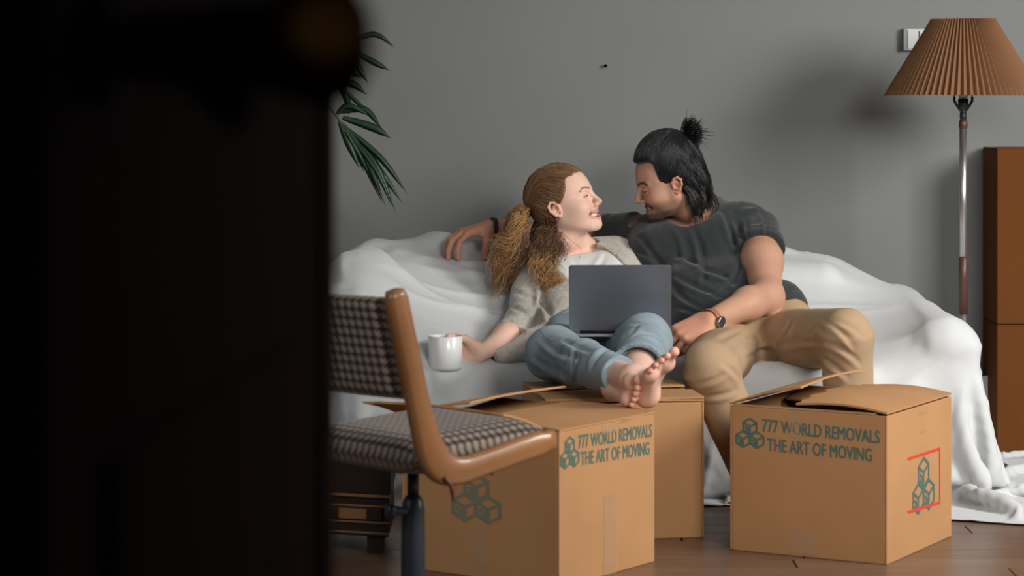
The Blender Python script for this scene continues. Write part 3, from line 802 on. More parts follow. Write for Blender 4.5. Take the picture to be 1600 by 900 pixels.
def drape(seed=1):
    h = .025; nx, ny = 128, 75; x0, y0 = -1.18, 6.71
    X, Y = np.meshgrid(x0+np.arange(nx)*h, y0+np.arange(ny)*h, indexing='ij')
    P = np.stack([X, np.minimum(Y, 8.19), np.full_like(X, .86)], -1).astype(np.float64)
    P[..., 2] += .05*(noise(np.stack([X, Y, X*0], -1).reshape(-1, 3), 2.3).reshape(nx, ny)-.5)+np.maximum(0, Y-8.19)*.0
    over = Y > 8.19; P[..., 2][over] -= (Y[over]-8.19)
    pin = P[8:-8, -1].copy(); pin[:, 1] = 8.13
    Q = P.copy(); dt2g = 9.8*(1/90)**2
    def con(A, Bq, rest, st, comp):
        d = Bq-A; l = np.sqrt((d*d).sum(-1, keepdims=True))+1e-9; e = (l-rest)
        if comp < 1: e = np.where(e < 0, e*comp, e)
        c = d*(e/l*.5*st); A += c; Bq -= c
    s2 = h*math.sqrt(2)
    for it in range(430):
        v = (P-Q)*.985; v = np.clip(v, -.02, .02); Q = P.copy(); P += v; P[..., 2] -= dt2g
        if 20 < it < 260:                       # the sitters' weight pushes the sheet down on to the seat
            P[:, -6:, 1] = np.maximum(P[:, -6:, 1], 8.10); w_ = (P[..., 0] > -.35) & (P[..., 0] < 1.05) & (P[..., 1] > 7.2) & (P[..., 1] < 7.78) & (P[..., 2] > .42)
            P[..., 2][w_] -= dt2g*1.5; P[..., 1][w_] += dt2g*.5
        pin[:, 2] = np.maximum(.25, pin[:, 2]-.004); P[8:-8, -1] = pin
        hx = h*(1+.085*min(1, max(0, (it-150)/100))); hy = h*(1+.05*min(1, max(0, (it-150)/100)))
        for k in range(7):
            for s_ in (0, 1):
                con(P[s_:-1:2], P[s_+1::2], hx, .95, 1)
                con(P[:, s_:-1:2], P[:, s_+1::2], hy, .95, 1)
            if k % 3 == 0:
                for s_ in (0, 1):
                    a = P[s_:-1:2, :-1]; b_ = P[s_+1::2, 1:]; con(a, b_, s2, .35, 1)
                    a = P[s_:-1:2, 1:]; b_ = P[s_+1::2, :-1]; con(a, b_, s2, .35, 1)
                con(P[:-2][0::4], P[2:][0::4], 2*h, .25, 1); con(P[:-2][1::4], P[2:][1::4], 2*h, .25, 1); con(P[:-2][2::4], P[2:][2::4], 2*h, .25, 1)
                con(P[:, :-2][:, 0::4], P[:, 2:][:, 0::4], 2*h, .25, 1); con(P[:, :-2][:, 1::4], P[:, 2:][:, 1::4], 2*h, .25, 1); con(P[:, :-2][:, 2::4], P[:, 2:][:, 2::4], 2*h, .25, 1)
            if k in (3, 6):
                R = P.reshape(-1, 3); d = coll(R); m = np.nonzero(d < .008)[0]
                if len(m):
                    e = .004; G = np.zeros((len(m), 3)); S0 = R[m]
                    for ax in range(3):
                        dd = np.zeros(3); dd[ax] = e; G[:, ax] = coll(S0+dd)-coll(S0-dd)
                    G /= np.linalg.norm(G, axis=1)[:, None]+1e-9
                    R[m] += G*(.008-d[m])[:, None]
                    if k == 6:
                        fr = .22 if it < 260 else .5; QR = Q.reshape(-1, 3); t = R[m]-QR[m]; t -= G*(t*G).sum(1)[:, None]; R[m] -= t*fr
                P = R.reshape(nx, ny, 3)
                fl_ = P[..., 2] < .006; P[..., 2][fl_] = .006
                if k == 6: P[fl_] = np.concatenate([Q[fl_][:, :2]*.6+P[fl_][:, :2]*.4, P[fl_][:, 2:]], 1)
                P[..., 1] = np.minimum(P[..., 1], 8.185)
    def up3(A):                            # finer weave: cubic refinement in both directions
        for ax in (0, 1):
            A = np.moveaxis(A, ax, 0); n_ = len(A); E = np.concatenate([2*A[:1]-A[1:2], A, 2*A[-1:]-A[-2:-1]])
            out = np.zeros((3*(n_-1)+1,)+A.shape[1:])
            for k_ in range(3):
                f = k_/3; a, b_, c, d = E[:-3], E[1:-2], E[2:-1], E[3:]
                v = .5*(2*b_+(-a+c)*f+(2*a-5*b_+4*c-d)*f*f+(-a+3*b_-3*c+d)*f**3); out[k_::3][:n_-1] = v
            out[-1] = A[-1]; A = np.moveaxis(out, 0, ax)
        return A
    P = up3(P); nx, ny = P.shape[:2]
    Tx = np.gradient(P, axis=0); Ty = np.gradient(P, axis=1); Nn = np.cross(Tx, Ty); Nn /= np.linalg.norm(Nn, axis=-1, keepdims=True)+1e-12
    U, W_ = np.meshgrid(np.arange(nx)*h/3, np.arange(ny)*h/3, indexing='ij'); S = np.stack([U, W_, U*0], -1).reshape(-1, 3)
    disp = np.zeros(nx*ny); wx = noise(S, 2.2)*1.2; wy = noise(S+5, 2.0)*1.2
    for th, sc, am, sd in ((.9, 5.0, .016, 1), (-.6, 6.5, .013, 9), (1.5, 8.0, .009, 17), (.2, 12., .006, 25)):
        a_ = S[:, 0]*math.cos(th)+S[:, 1]*math.sin(th)+wx*.35; b2 = -S[:, 0]*math.sin(th)+S[:, 1]*math.cos(th)+wy*.35
        n1 = noise(np.stack([a_*sc, b2*sc*.28, a_*0+sd], 1)); rid = 1-np.abs(2*n1-1); m1 = sstep_(noise(np.stack([S[:, 0]*1.9, S[:, 1]*1.9, S[:, 0]*0+sd+3.3], 1)), .42, .68)
        disp += am*(rid**5)*m1
    disp = disp.reshape(nx, ny)
    flat = np.clip((P[..., 2]-.01)/.05, .15, 1); P = P+Nn*(disp*flat)[..., None]*(1 if Nn[nx//2, ny//2, 2] > 0 else -1)
    i, j = np.meshgrid(np.arange(nx-1), np.arange(ny-1), indexing='ij'); a = i*ny+j
    Fq = np.stack([a, a+ny, a+ny+1, a+1], -1).reshape(-1, 4)
    return P.reshape(-1, 3), Fq
sofa = empty('sofa', 'sofa covered by a loose white dust sheet that falls to the floor', 'sofa', (.34,7.55,0))
V, Q = sofa_f.mesh((-.75,7.05,.05), (1.4,8.12,.75), .02)
mesh_obj('sofa_body', V, Q, M['sofa_fabric'], sofa)
for x in (-.58,1.2):
    for y in (7.22,7.92): MB().lathe([(.018,0),(.025,.07)], (x,y,0), 14).build('leg', M['sofa_leg'], sofa, smooth=True)
V, Q = drape()
sheet = mesh_obj('dust_sheet', V, Q, M['sheet'], None)
tag(sheet, 'white cotton dust sheet draped over the whole sofa, hem lying on the floor', 'sheet')
so = sheet.modifiers.new('thickness', 'SOLIDIFY'); so.thickness = .002

# ---------------------------------------------------------------- people: building blocks
M['skin'] = mat('skin', (.6,.35,.25), .5, .35, attr=True, sss=.12, bump=.12, bscale=260, bdist=.001)
M['lips_in'] = mat('mouth_inside', (.12,.02,.015), .5)
M['teeth'] = mat('teeth', (.72,.68,.60), .25, .5)
M['eye'] = mat('eye', (.6,.6,.6), .12, .5, attr=True)
M['hair_black'] = mat('black_hair', (.008,.008,.010), .33, .6, objrand=0)
M['hair_brown'] = mat('reddish_blond_hair', (.30,.15,.06), .42, .5, attr=True)
M['tee_dark'] = mat('charcoal_tee_jersey', (.026,.032,.034), .85, .2, bump=.25, bscale=500, bdist=.001, sheen=.25, var=.08, vscale=9)
M['khaki'] = mat('khaki_chino', (.40,.275,.17), .85, .2, bump=.2, bscale=600, bdist=.001, var=.05, vscale=6)
M['denim'] = mat('washed_denim', (.245,.32,.365), .85, .2, bump=.35, bscale=500, bdist=.001, var=.16, vscale=9, sheen=.1)
M['stitch'] = mat('pale_stitching', (.42,.46,.46), .8)
M['knit'] = mat('grey_beige_knit', (.47,.44,.385), .95, .1, bump=.9, bscale=130, aniso=(1,1,2.4), bdist=.004, sheen=.25, var=.12, vscale=60)
M['tee_white'] = mat('white_tee_jersey', (.66,.66,.65), .85, .2, bump=.1, bscale=40, bdist=.003)
M['leather'] = mat('tan_leather', (.34,.15,.07), .5)
M['bead'] = mat('black_bead', (.01,.01,.012), .25, .6)
M['ceramic'] = mat('white_ceramic', (.74,.75,.75), .22, .5)
M['laptop'] = mat('space_grey_aluminium', (.22,.235,.27), .34, .5, metal=.75)
M['keys'] = mat('laptop_black', (.006,.007,.009), .4)
M['watch'] = mat('watch_case_steel', (.35,.34,.30), .3, metal=.9)
M['dial'] = mat('watch_dial', (.03,.04,.04), .2, .6)
M['tie'] = mat('hair_tie', (.10,.02,.035), .7)

def frame_from(f, up):                     # columns: forward, left, up
    f = np.array(f, float); f /= np.linalg.norm(f); l = np.cross(up, f); l /= np.linalg.norm(l); u = np.cross(f, l)
    return np.stack([f, l, u], 1)

def head_field(kind):
    H = Field(); man = kind == 'man'
    H.ell((-.012,0,.036), (.097,.076,.082), k=.02).ell((.032,0,.014), (.060,.064,.088), k=.03)
    H.ell((.026,0,-.056), (.055,.050,.052) if man else (.052,.046,.050), k=.03)
    jw = .056 if man else .049; ch = -.094 if man else -.097
    for s in (1, -1):
        H.cone((-.004,s*jw,-.045), (.062,s*.020,ch+.005), .015, .0155 if man else .0135, k=.028)
        H.ell((.060,s*.036,-.030), (.026,.026,.024), k=.025)                  # raised cheek of a smile
        H.ell((.030,s*.046,-.036), (.036,.020,.036), k=.03)
        H.cone((.086,s*.010,.017), (.070,s*.046,.018), .0085, .006, k=.012)
    H.ell((.075,0,ch+.002), (.0175,.019,.0155) if man else (.0155,.016,.0145), k=.018)
    H.cone((-.02,0,-.02), (-.045,0,-.10), .055, .052, k=.03)
    # eye sockets, lids
    for s in (1, -1):
        H.ell((.096,s*.031,.000), (.018,.019,.0125), k=.014, op='s')
        H.ell((.0775,s*.031,-.001), .0138, k=.004)
    # nose
    n_ = .1165 if man else .1135
    H.cone((.0885,0,.010), (n_-.006,0,-.024), .0062, .0070, k=.012).ell((n_-.006,0,-.0305), (.0095,.0088,.0080), k=.008)
    for s in (1, -1):
        H.ell((.097,s*.0112,-.035), (.0095,.0062,.0068), k=.006)
        H.ell((.1005,s*.0060,-.0425), (.0052,.0034,.0045), k=.003, op='s')
    # lips and open smiling mouth
    c0 = [(.066,-.0285,-.0565),(.0785,-.0195,-.0620),(.0855,-.009,-.0655),(.0875,0,-.0665),(.0855,.009,-.0655),(.0785,.0195,-.0620),(.066,.0285,-.0565)]
    if not man: c0 = [(.058,-.0335,-.0530),(.0765,-.0215,-.0610),(.0855,-.009,-.0660),(.0875,0,-.0668),(.0855,.009,-.0660),(.0765,.0215,-.0610),(.058,.0335,-.0530)]
    op = .0052 if man else .0080; wd_ = [.08,.62,.92,1,.92,.62,.08]
    H.ell((.070,0,-.070), (.0215,.028,.024), k=.015)
    up_ = [(x+.0025, y, z+op*w_+.0028) for (x, y, z), w_ in zip(c0, wd_)]; lo_ = [(x+.0010, y*.97, z-op*w_-.0042) for (x, y, z), w_ in zip(c0, wd_)]
    H.chain(up_, [.0020,.0034,.0038,.0036,.0038,.0034,.0020], k=.005).chain(lo_, [.0022,.0040,.0048,.0050,.0048,.0040,.0022], k=.005)
    for e_ in (-.010, -.004, .004, .010):
        H.chain([(x+e_, y*(1+.25*e_/.01*.1), z) for x, y, z in c0], [max(.0012, op*w_*.98) for w_ in wd_], k=.002, op='s')
    # folds from nose to mouth corner
    for s in (1, -1): H.crease((.095,s*.018,-.036), (.076,s*.035,-.058), .005, .0022)
    # ears
    for s in (1, -1):
        y = s*.077
        rim = [(.004,y-s*.006,-.020),(.004,y,.004),(-.004,y+s*.006,.016),(-.015,y+s*.010,.018),(-.024,y+s*.012,.008),(-.023,y+s*.010,-.008),(-.014,y+s*.004,-.024),(-.004,y-s*.002,-.031),(.002,y-s*.005,-.026)]
        H.chain(rim, [.0032,.0034,.0036,.0038,.004,.0038,.0042,.0050,.0035], k=.004)
        H.ell((-.009,y+s*.001,-.004), (.015,.0045,.019), k=.005)
        H.ell((-.004,y+s*.004,-.008), (.0065,.005,.009), k=.004, op='s')
        H.cone((.003,y-s*.001,-.006), (.004,y-s*.003,-.014), .0028, k=.003)
    return H
def lipdist(p, man=True):
    c = np.array([(.068,-.0285,-.0565),(.0805,-.0195,-.0620),(.0875,-.009,-.0655),(.0895,0,-.0665),(.0875,.009,-.0655),(.0805,.0195,-.0620),(.068,.0285,-.0565)])
    if not man: c = np.array([(.060,-.0335,-.0530),(.0785,-.0215,-.0610),(.0875,-.009,-.0660),(.0895,0,-.0668),(.0875,.009,-.0660),(.0785,.0215,-.0610),(.060,.0335,-.0530)])
    d = np.full(len(p), 9.)
    for a, b_ in zip(c[:-1], c[1:]):
        ba = b_-a; t = np.clip((p-a)@ba/(ba@ba), 0, 1); q = p-a-t[:, None]*ba; q[:, 2] *= .85; d = np.minimum(d, np.linalg.norm(q, axis=1))
    return d
def sstep(x, a, b_):
    t = np.clip((x-a)/(b_-a), 0, 1); return t*t*(3-2*t)
def head_colour(p, kind, base):
    man = kind == 'man'; c = np.tile(np.array(base, float), (len(p), 1))
    def mix(col, w_): nonlocal c; w_ = w_[:, None]; c = c*(1-w_)+np.array(col)*w_
    blush = np.exp(-((p[:, 0]-.07)**2+(np.abs(p[:, 1])-.042)**2+(p[:, 2]+.032)**2)/.022**2)
    mix((.62,.24,.16) if man else (.72,.30,.22), .35*blush)
    nose = np.exp(-((p[:, 0]-.112)**2+p[:, 1]**2+(p[:, 2]+.032)**2)/.014**2); mix((.62,.25,.17), .4*nose)
    ear = (np.abs(p[:, 1]) > .074)*(p[:, 0] < .01)*1.0; mix((.62,.25,.17), .35*ear)
    ld = lipdist(p, man); op = .0052 if man else .0080
    mix((.42,.16,.12) if man else (.58,.22,.17), (1-sstep(ld, op+.003, op+.0085))*(p[:, 0] > .060)*.8)
    inside = (ld > .0002)*(p[:, 0] < .0855-26*p[:, 1]**2)*(ld < op+.006)*(np.abs(p[:, 2]+.0665-12*p[:, 1]**2) < op*1.02)*(np.abs(p[:, 1]) < (.027 if man else .030)); mix((.10,.015,.012), inside*1.)
    ya = np.abs(p[:, 1])
    bz = .0185+.0085*np.sin(np.clip((ya-.008)/.045, 0, 1)*2.6)-.004*(ya > .045)
    bw = .0052 if man else .0036
    br = (1-sstep(np.abs(p[:, 2]-bz), bw*.5, bw*1.3))*(ya > .009)*(ya < .053)*(p[:, 0] > .045)
    mix((.012,.009,.008) if man else (.13,.065,.035), br*(.92 if man else .8))
    # lash line
    el = np.abs(p[:, 2]+.001+.0022*np.cos((ya-.031)/.013*1.5)*(1 if man else -.4)) < (.0026 if man else .0022)
    mix((.02,.012,.010), (el*(np.abs(ya-.031) < .0135)*(p[:, 0] > .075))*.9)
    if man:
        nz = noise(p, 900)*.5+.5
        jl = -.030-.42*np.clip(.075-p[:, 0], 0, .09)*.35
        beard = sstep(jl-p[:, 2], .000, .026)*sstep(p[:, 0], -.022, .012)*(1-sstep(-p[:, 2], .100, .135))
        cheek = np.exp(-((p[:, 0]-.072)**2+(ya-.034)**2+(p[:, 2]+.036)**2)/.020**2); beard *= 1-.9*cheek
        must = sstep(-p[:, 2], .043, .049)*(p[:, 2] > -.066)*sstep(p[:, 0], .068, .076)*(ya < .036)
        side = sstep(p[:, 2], -.07, -.035)*(p[:, 2] < .03)*np.exp(-((p[:, 0]-.016)/.011)**2)*(ya > .05)
        low = sstep(-p[:, 2], .072, .086)*sstep(p[:, 0], .0, .05)
        wgt = np.clip(beard*.50+must*.85+side*.5+low*.45, 0, .92)*sstep(ld, .006, .010)
        mix((.018,.013,.011), wgt*np.clip(nz*1.25, 0, 1))
    return c

def hand(fd, W, d, n, right, curls, thumb, sc=1., spread=.10, k=.007, fr=1.0):
    """W wrist, d hand direction, n back of the hand; curls: three joint angles (deg) per finger index..little; thumb: direction in (d, lat, n)"""
    d = np.array(d, float); d /= np.linalg.norm(d); n = np.array(n, float); n -= d*(n@d); n /= np.linalg.norm(n)
    lat = np.cross(n, d) if right else np.cross(d, n); W = np.array(W, float); tips = []
    off = [.031,.0105,-.0105,-.029]; base = [.088,.092,.087,.078]
    L = [(.043,.026,.021),(.048,.030,.022),(.044,.028,.021),(.034,.021,.019)]
    R = [.0098,.0100,.0096,.0085]
    for i in range(4):
        bp = W+(d*base[i]+lat*off[i]+n*(.004 if i in (1, 2) else 0))*sc
        fd.cone(W+lat*off[i]*.55*sc+d*.012*sc, bp, .0175*sc, .0125*sc, k=.012)
        ang = 0; p = bp; dirv = d+lat*(off[i]/.03)*spread; dirv /= np.linalg.norm(dirv); r0 = R[i]*sc*fr
        for j in range(3):
            ang += math.radians(curls[i][j]); v = dirv*math.cos(ang)-n*math.sin(ang); q = p+v*L[i][j]*sc
            fd.cone(p, q, r0*(1-.09*j), r0*(1-.09*(j+1))*(.97 if j == 2 else 1), k=.003); p = q
        tips.append(p)
    t = np.array(thumb[0]); b0 = W+(d*.018+lat*.020-n*.008)*sc; b1 = b0+(d*t[0]+lat*t[1]+n*t[2])*.046*sc
    t2 = np.array(thumb[1]); b2 = b1+(d*t2[0]+lat*t2[1]+n*t2[2])*.034*sc; t3 = np.array(thumb[2]) if len(thumb) > 2 else t2
    b3 = b2+(d*t3[0]+lat*t3[1]+n*t3[2])*.027*sc
    fd.cone(b0, b1, .019*sc, .0135*sc, k=.012).cone(b1, b2, .0120*sc, .0112*sc, k=.004).cone(b2, b3, .0112*sc, .0095*sc, k=.003)
    return tips, (b1+b2)/2

def foot(fd, H, t, u, m, sc=1., k=.01, curl=0):
    """H heel point on the sole, t towards the toes, u up through the ankle, m towards the big toe"""
    t = np.array(t, float); t /= np.linalg.norm(t); m = np.array(m, float); m -= t*(m@t); m /= np.linalg.norm(m)
    u0 = np.array(u, float); u = np.cross(t, m); u = u if u@u0 > 0 else -u; H = np.array(H, float)
    def q(a, b_, c): return H+(t*a+m*b_+u*c)*sc
    fd.ell(q(.030,0,.030), np.array([.036,.029,.030])*sc, np.stack([t, m, u], 1), k=k)
    ank = q(.050,0,.085)
    fd.cone(q(.040,0,.035), ank, .031*sc, .034*sc, k=.02)
    fd.cone(q(.045,.004,.050), q(.165,.020,.024), .031*sc, .0225*sc, k=.02)
    fd.cone(q(.035,-.008,.025), q(.150,-.028,.019), .024*sc, .0175*sc, k=.02)
    fd.ell(q(.172,.024,.020), np.array([.024,.022,.020])*sc, np.stack([t, m, u], 1), k=.012)
    fd.ell(q(.152,-.026,.016), np.array([.022,.020,.016])*sc, np.stack([t, m, u], 1), k=.012)
    fd.ell(q(.100,.034,-.006), np.array([.045,.022,.022])*sc, np.stack([t, m, u], 1), k=.02, op='s')
    fd.ell(q(.050,.026,.075), np.array([.013,.013,.013])*sc, k=.012).ell(q(.045,-.026,.068), np.array([.012,.012,.012])*sc, k=.012)
    tb = [(.185,.028,.0125,.040),(.183,.007,.0088,.036),(.176,-.009,.0082,.033),(.168,-.024,.0078,.029),(.157,-.038,.0078,.024)]
    toes = []
    for i, (a, b_, r, l) in enumerate(tb):
        up_ = .008 if i else .004; e = q(a+l, b_*1.04, .012+curl*.01)
        fd.cone(q(a-.012, b_, .016), q(a+l*.55, b_*1.02, .012+up_+curl*.012), r*1.02*sc, r*.86*sc, k=.005).cone(q(a+l*.55, b_*1.02, .012+up_+curl*.012), e, r*.86*sc, r*1.06*sc, k=.003)
        toes.append(e)
    return ank, toes, (t, m, u)

def flatcone(a, b, r1, r2, cap0=True):
    a = np.array(a, np.float32); b = np.array(b, np.float32); ba = b-a; L = float(np.linalg.norm(ba)); ax = ba/L
    def fn(P):
        pa = P-a; y = pa@ax; q = np.linalg.norm(pa-y[:, None]*ax, axis=1); t = np.clip(y/L, 0, 1)
        d = q-(r1+(r2-r1)*t); e = np.maximum(y-L, -y if cap0 else -1e3)
        return np.where((d > 0) & (e > 0), np.sqrt(np.maximum(d, 0)**2+np.maximum(e, 0)**2), np.maximum(d, e))
    return fn, (a+b)/2, L/2+max(r1, r2)*1.5
def add_flat(fd, a, b, r1, r2, k=.02, op='u', cap0=True):
    fn, c, R = flatcone(a, b, r1, r2, cap0); return fd._add(fn, c, R, k, op)
def inhead(C, R, s, fld):
    C = np.array(C, np.float32); Rm = np.array(R, np.float32)
    return lambda P: fld(((P-C)@Rm)/s)*s
def ring(name, c, axis, r, prof, mat_, parent, n=40, tilt=None, squash=1.0, sq_dir=None):
    """band of given (dr, dz) profile round an axis"""
    axis = np.array(axis, float); axis /= np.linalg.norm(axis); a = np.cross(axis, [0,0,1]) if abs(axis[2]) < .95 else np.cross(axis, [0,1,0])
    if sq_dir is not None: a = np.array(sq_dir, float)-axis*np.dot(sq_dir, axis)
    a /= np.linalg.norm(a); b_ = np.cross(axis, a); V = []; Fc = []; m_ = len(prof)
    for i in range(n):
        th = 2*math.pi*i/n
        for dr, dz in prof: V.append(np.array(c)+(a*math.cos(th)*squash+b_*math.sin(th))*(r+dr)+axis*dz)
    for i in range(n):
        for j in range(m_): Fc.append((i*m_+j, i*m_+(j+1) % m_, ((i+1) % n)*m_+(j+1) % m_, ((i+1) % n)*m_+j))
    return mesh_obj(name, V, Fc, mat_, parent, True)
BAND = lambda w_, t: [(t,-w_/2),(t,w_/2),(0,w_/2),(0,-w_/2)]
def rng_lines(name, lines, radii, m, parent, col=None, n=4, kind='stuff'):
    V, Q = tube_arrays(lines, radii, n); c = None
    if col is not None: c = np.concatenate([np.repeat(cc, n, 0) if np.ndim(cc) == 2 else np.tile(cc, (len(L)*n, 1)) for L, cc in zip(lines, col)])
    o = mesh_obj(name, V, Q, m, parent, True, col=c); o['kind'] = kind; return o

# ---------------------------------------------------------------- the man
SK_M = (.50,.275,.185)
man = empty('person', 'bearded man with a black half bun, charcoal tee and khaki trousers, seated at the right', 'person', (.66,7.35,0))
yaw, pit, rol = math.radians(10), math.radians(-18), math.radians(4)
f = np.array([-math.cos(pit)*math.cos(yaw), -math.cos(pit)*math.sin(yaw), math.sin(pit)])
up0 = np.array([0., -math.sin(rol), math.cos(rol)])
MR = frame_from(f, up0); MS = .93
MC = B(1057,289,7.56)-MR@(np.array([-.008,.080,-.006])*MS)
def ML(p): return MC+MR@(np.array(p, float)*MS)
HM = head_field('man')
sk = Field(); neckb = B(1092,345,7.72)
sk.cone(B(1003,366,7.75), B(1168,358,7.69), .044, .044, k=.03)
sk.cone(B(1045,405,7.68), B(1115,395,7.67), .09, .09, k=.05).cone(B(1100,470,7.53), B(1145,465,7.53), .08, .08, k=.05)
sk.cone(B(1140,535,7.42), B(1215,530,7.42), .075, .075, k=.05)
sk.cone(ML((-.038,0,-.055)), neckb, .054, .060, k=.02).cone(neckb, B(1150,345,7.70), .050, .045, k=.04).cone(neckb, B(1025,358,7.73), .045, .045, k=.04)
LSh, LEl, LWr = B(1182,356,7.66), B(1199,464,7.35), B(1106,502,7.12)
sk.cone(LSh+[0,-.004,-.006], LSh*.5+LEl*.5, .049, .059, k=.02).cone(LSh*.5+LEl*.5, LEl, .059, .043, k=.03)
mid = LEl*.68+LWr*.32+np.array([0,0,.003])
sk.cone(LEl, mid, .046, .044, k=.03).cone(mid, LWr, .044, .0275, k=.03)
RSh, REl, RWr = B(992,366,7.76), B(885,373,7.92), B(763,357,7.84)
sk.cone(RSh, REl, .054, .042, k=.03).cone(REl, RWr*.7+REl*.3, .043, .036, k=.03).cone(RWr*.7+REl*.3, RWr, .036, .0265, k=.02)
hand(sk, LWr, (-.80,-.38,-.42), (-.25,-.80,.45), False, [(35,60,40),(42,62,42),(48,64,42),(52,66,44)], [(.75,.35,-.45),(.9,-.1,-.45),(.9,-.3,-.4)], 1.02)
hand(sk, RWr, (-.80,-.50,-.12), (-.22,-.12,.95), True, [(28,38,22),(24,34,22),(24,36,22),(30,36,22)], [(.45,.62,-.35),(.40,.35,-.80),(.35,.1,-.9)], 1.04, spread=.22)
LK, LAn = B(1323,522,6.95), B(1328,748,7.02); RK, RAn = B(1109,573,6.87), B(1176,752,6.95)
for K, A_, hx in ((LK, LAn, B(1222,532,7.36)), (RK, RAn, B(1140,540,7.36))):
    sk.cone(hx, K, .078, .052, k=.03).cone(K, A_, .052, .036, k=.03)
foot(sk, LAn*[1,1,0]+[0,.045,.0], (.12,-1,0), (0,0,1), (-1,-.1,0), 1.1); foot(sk, RAn*[1,1,0]+[0,.045,.0], (-.1,-1,0), (0,0,1), (1,-.1,0), 1.1)
sk.fn(inhead(MC, MR, MS, HM), MC+MR@np.array([0,0,-.01]), .16, .012)
mc = MC.copy(); hb = .155
def inM(c, e=0): q = (c-mc)@MR; return (np.abs(q[:, 0]) < .15-e) & (np.abs(q[:, 1]) < .11-e) & (q[:, 2] > -.120+e)
def handzone(c, e=0): return ((np.linalg.norm(c-LWr-[-.08,-.03,-.04], axis=1) < .14-e) | (np.linalg.norm(c-RWr-[-.09,-.05,-.02], axis=1) < .14-e))
A1 = sk.mesh((-.3,6.6,0), (1.1,8.1,1.0), .0055, keep=lambda c: ~inM(c, .007) & ~handzone(c, .007))
A2 = sk.mesh(mc-.155, mc+.155, .002, keep=lambda c: inM(c))
A3 = sk.mesh(LWr+[-.22,-.18,-.15], LWr+[.1,.1,.12], .0024, keep=handzone)
A4 = sk.mesh(RWr+[-.25,-.2,-.15], RWr+[.08,.12,.12], .0024, keep=handzone)
V, Q = join([A1, A2, A3, A4])
lp_ = ((V-MC)@MR)/MS; inh = (np.abs(lp_) < .16).all(1) & (lp_[:, 2] > -.125)
colr = np.tile(np.array(SK_M), (len(V), 1)); colr[inh] = head_colour(lp_[inh], 'man', SK_M)
hz = (noise(V, 25)-.5)[:, None]*.10; hh = handzone(V)[:, None]; colr = colr*(1+hz*(~inh[:, None]))
colr = np.where(hh, colr*np.array([1.08,.93,.92]), colr)
mesh_obj('body', V, Q, M['skin'], man, True, col=colr)
def face_bits(par, C_, R_, S_, iris, op):
    for s in (1, -1):
        Vv = []; n1, n2 = 20, 14; Fv = []; c = []
        for i in range(n2+1):
            ph = math.pi*i/n2
            for j in range(n1):
                th = 2*math.pi*j/n1; v = np.array([math.cos(ph), math.sin(ph)*math.cos(th), math.sin(ph)*math.sin(th)])
                Vv.append(C_+R_@((np.array([.0782,s*.031,-.001])+v*.0128)*S_)); c.append((.01,.01,.01) if ph < .2 else iris if ph < .5 else (.62,.58,.55))
        for i in range(n2):
            for j in range(n1): Fv.append((i*n1+j, i*n1+(j+1) % n1, (i+1)*n1+(j+1) % n1, (i+1)*n1+j))
        mesh_obj('eye', Vv, Fv, M['eye'], par, True, col=np.array(c))
    for nm, z0, z1, xo in (('upper_teeth', -.0665+op*1.0, -.0665-op*.15, 0.), ('lower_teeth', -.0665-op*1.1, -.0665-op*.75, -.003)):
        Vv = []; Fv = []; N_ = 40
        for i in range(N_+1):
            y = (i/N_-.5)*.042; x = .0855-18*y*y+xo; x -= .0006*(1 if (i % 5) == 0 else 0)
            for (dx_, zz) in ((0,z0),(0,z1),(-.003,z1),(-.003,z0)): Vv.append(C_+R_@(np.array([x+dx_, y, zz+3.5*y*y])*S_))
        for i in range(N_):
            for k_ in range(4): Fv.append((i*4+k_, i*4+(k_+1) % 4, i*4+4+(k_+1) % 4, i*4+4+k_))
        mesh_obj(nm, Vv, Fv, M['teeth'], par, True)
face_bits(man, MC, MR, MS, (.03,.015,.008), .0052)

# charcoal tee
sh = Field()
sh.cone(B(1003,366,7.755), B(1172,352,7.69), .058, .063, k=.05)
sh.cone(B(1035,402,7.67), B(1120,388,7.65), .108, .110, k=.06).cone(B(1075,465,7.54), B(1145,455,7.53), .104, .104, k=.06)
sh.cone(B(1095,503,7.45), B(1215,486,7.46), .092, .092, k=.06).cone(B(1090,352,7.73), B(1150,345,7.70), .060, .052, k=.05)
sh.cone(B(1090,352,7.73), B(1035,355,7.72), .055, .05, k=.04).cone(B(1112,330,7.76), B(1100,350,7.74), .050, .06, k=.04)
slL = LSh*.66+LEl*.34; add_flat(sh, LSh+[0,0,.0], slL, .066, .0715, k=.03)
axl = (LEl-LSh)/np.linalg.norm(LEl-LSh); add_flat(sh, slL-axl*.030, slL+axl*.003, .0745, .0755, k=.004)
slR = RSh*.62+REl*.38; add_flat(sh, RSh, slR, .066, .066, k=.03)
axr = (REl-RSh)/np.linalg.norm(REl-RSh); add_flat(sh, slR-axr*.02, slR+axr*.002, .069, .0695, k=.004)
# neck opening
add_flat(sh, ML((-.045,0,-.085)), neckb+(neckb-ML((-.038,0,-.055)))*.0+np.array([-.012,-.03,-.0]), .082, .070, k=.012, op='s')
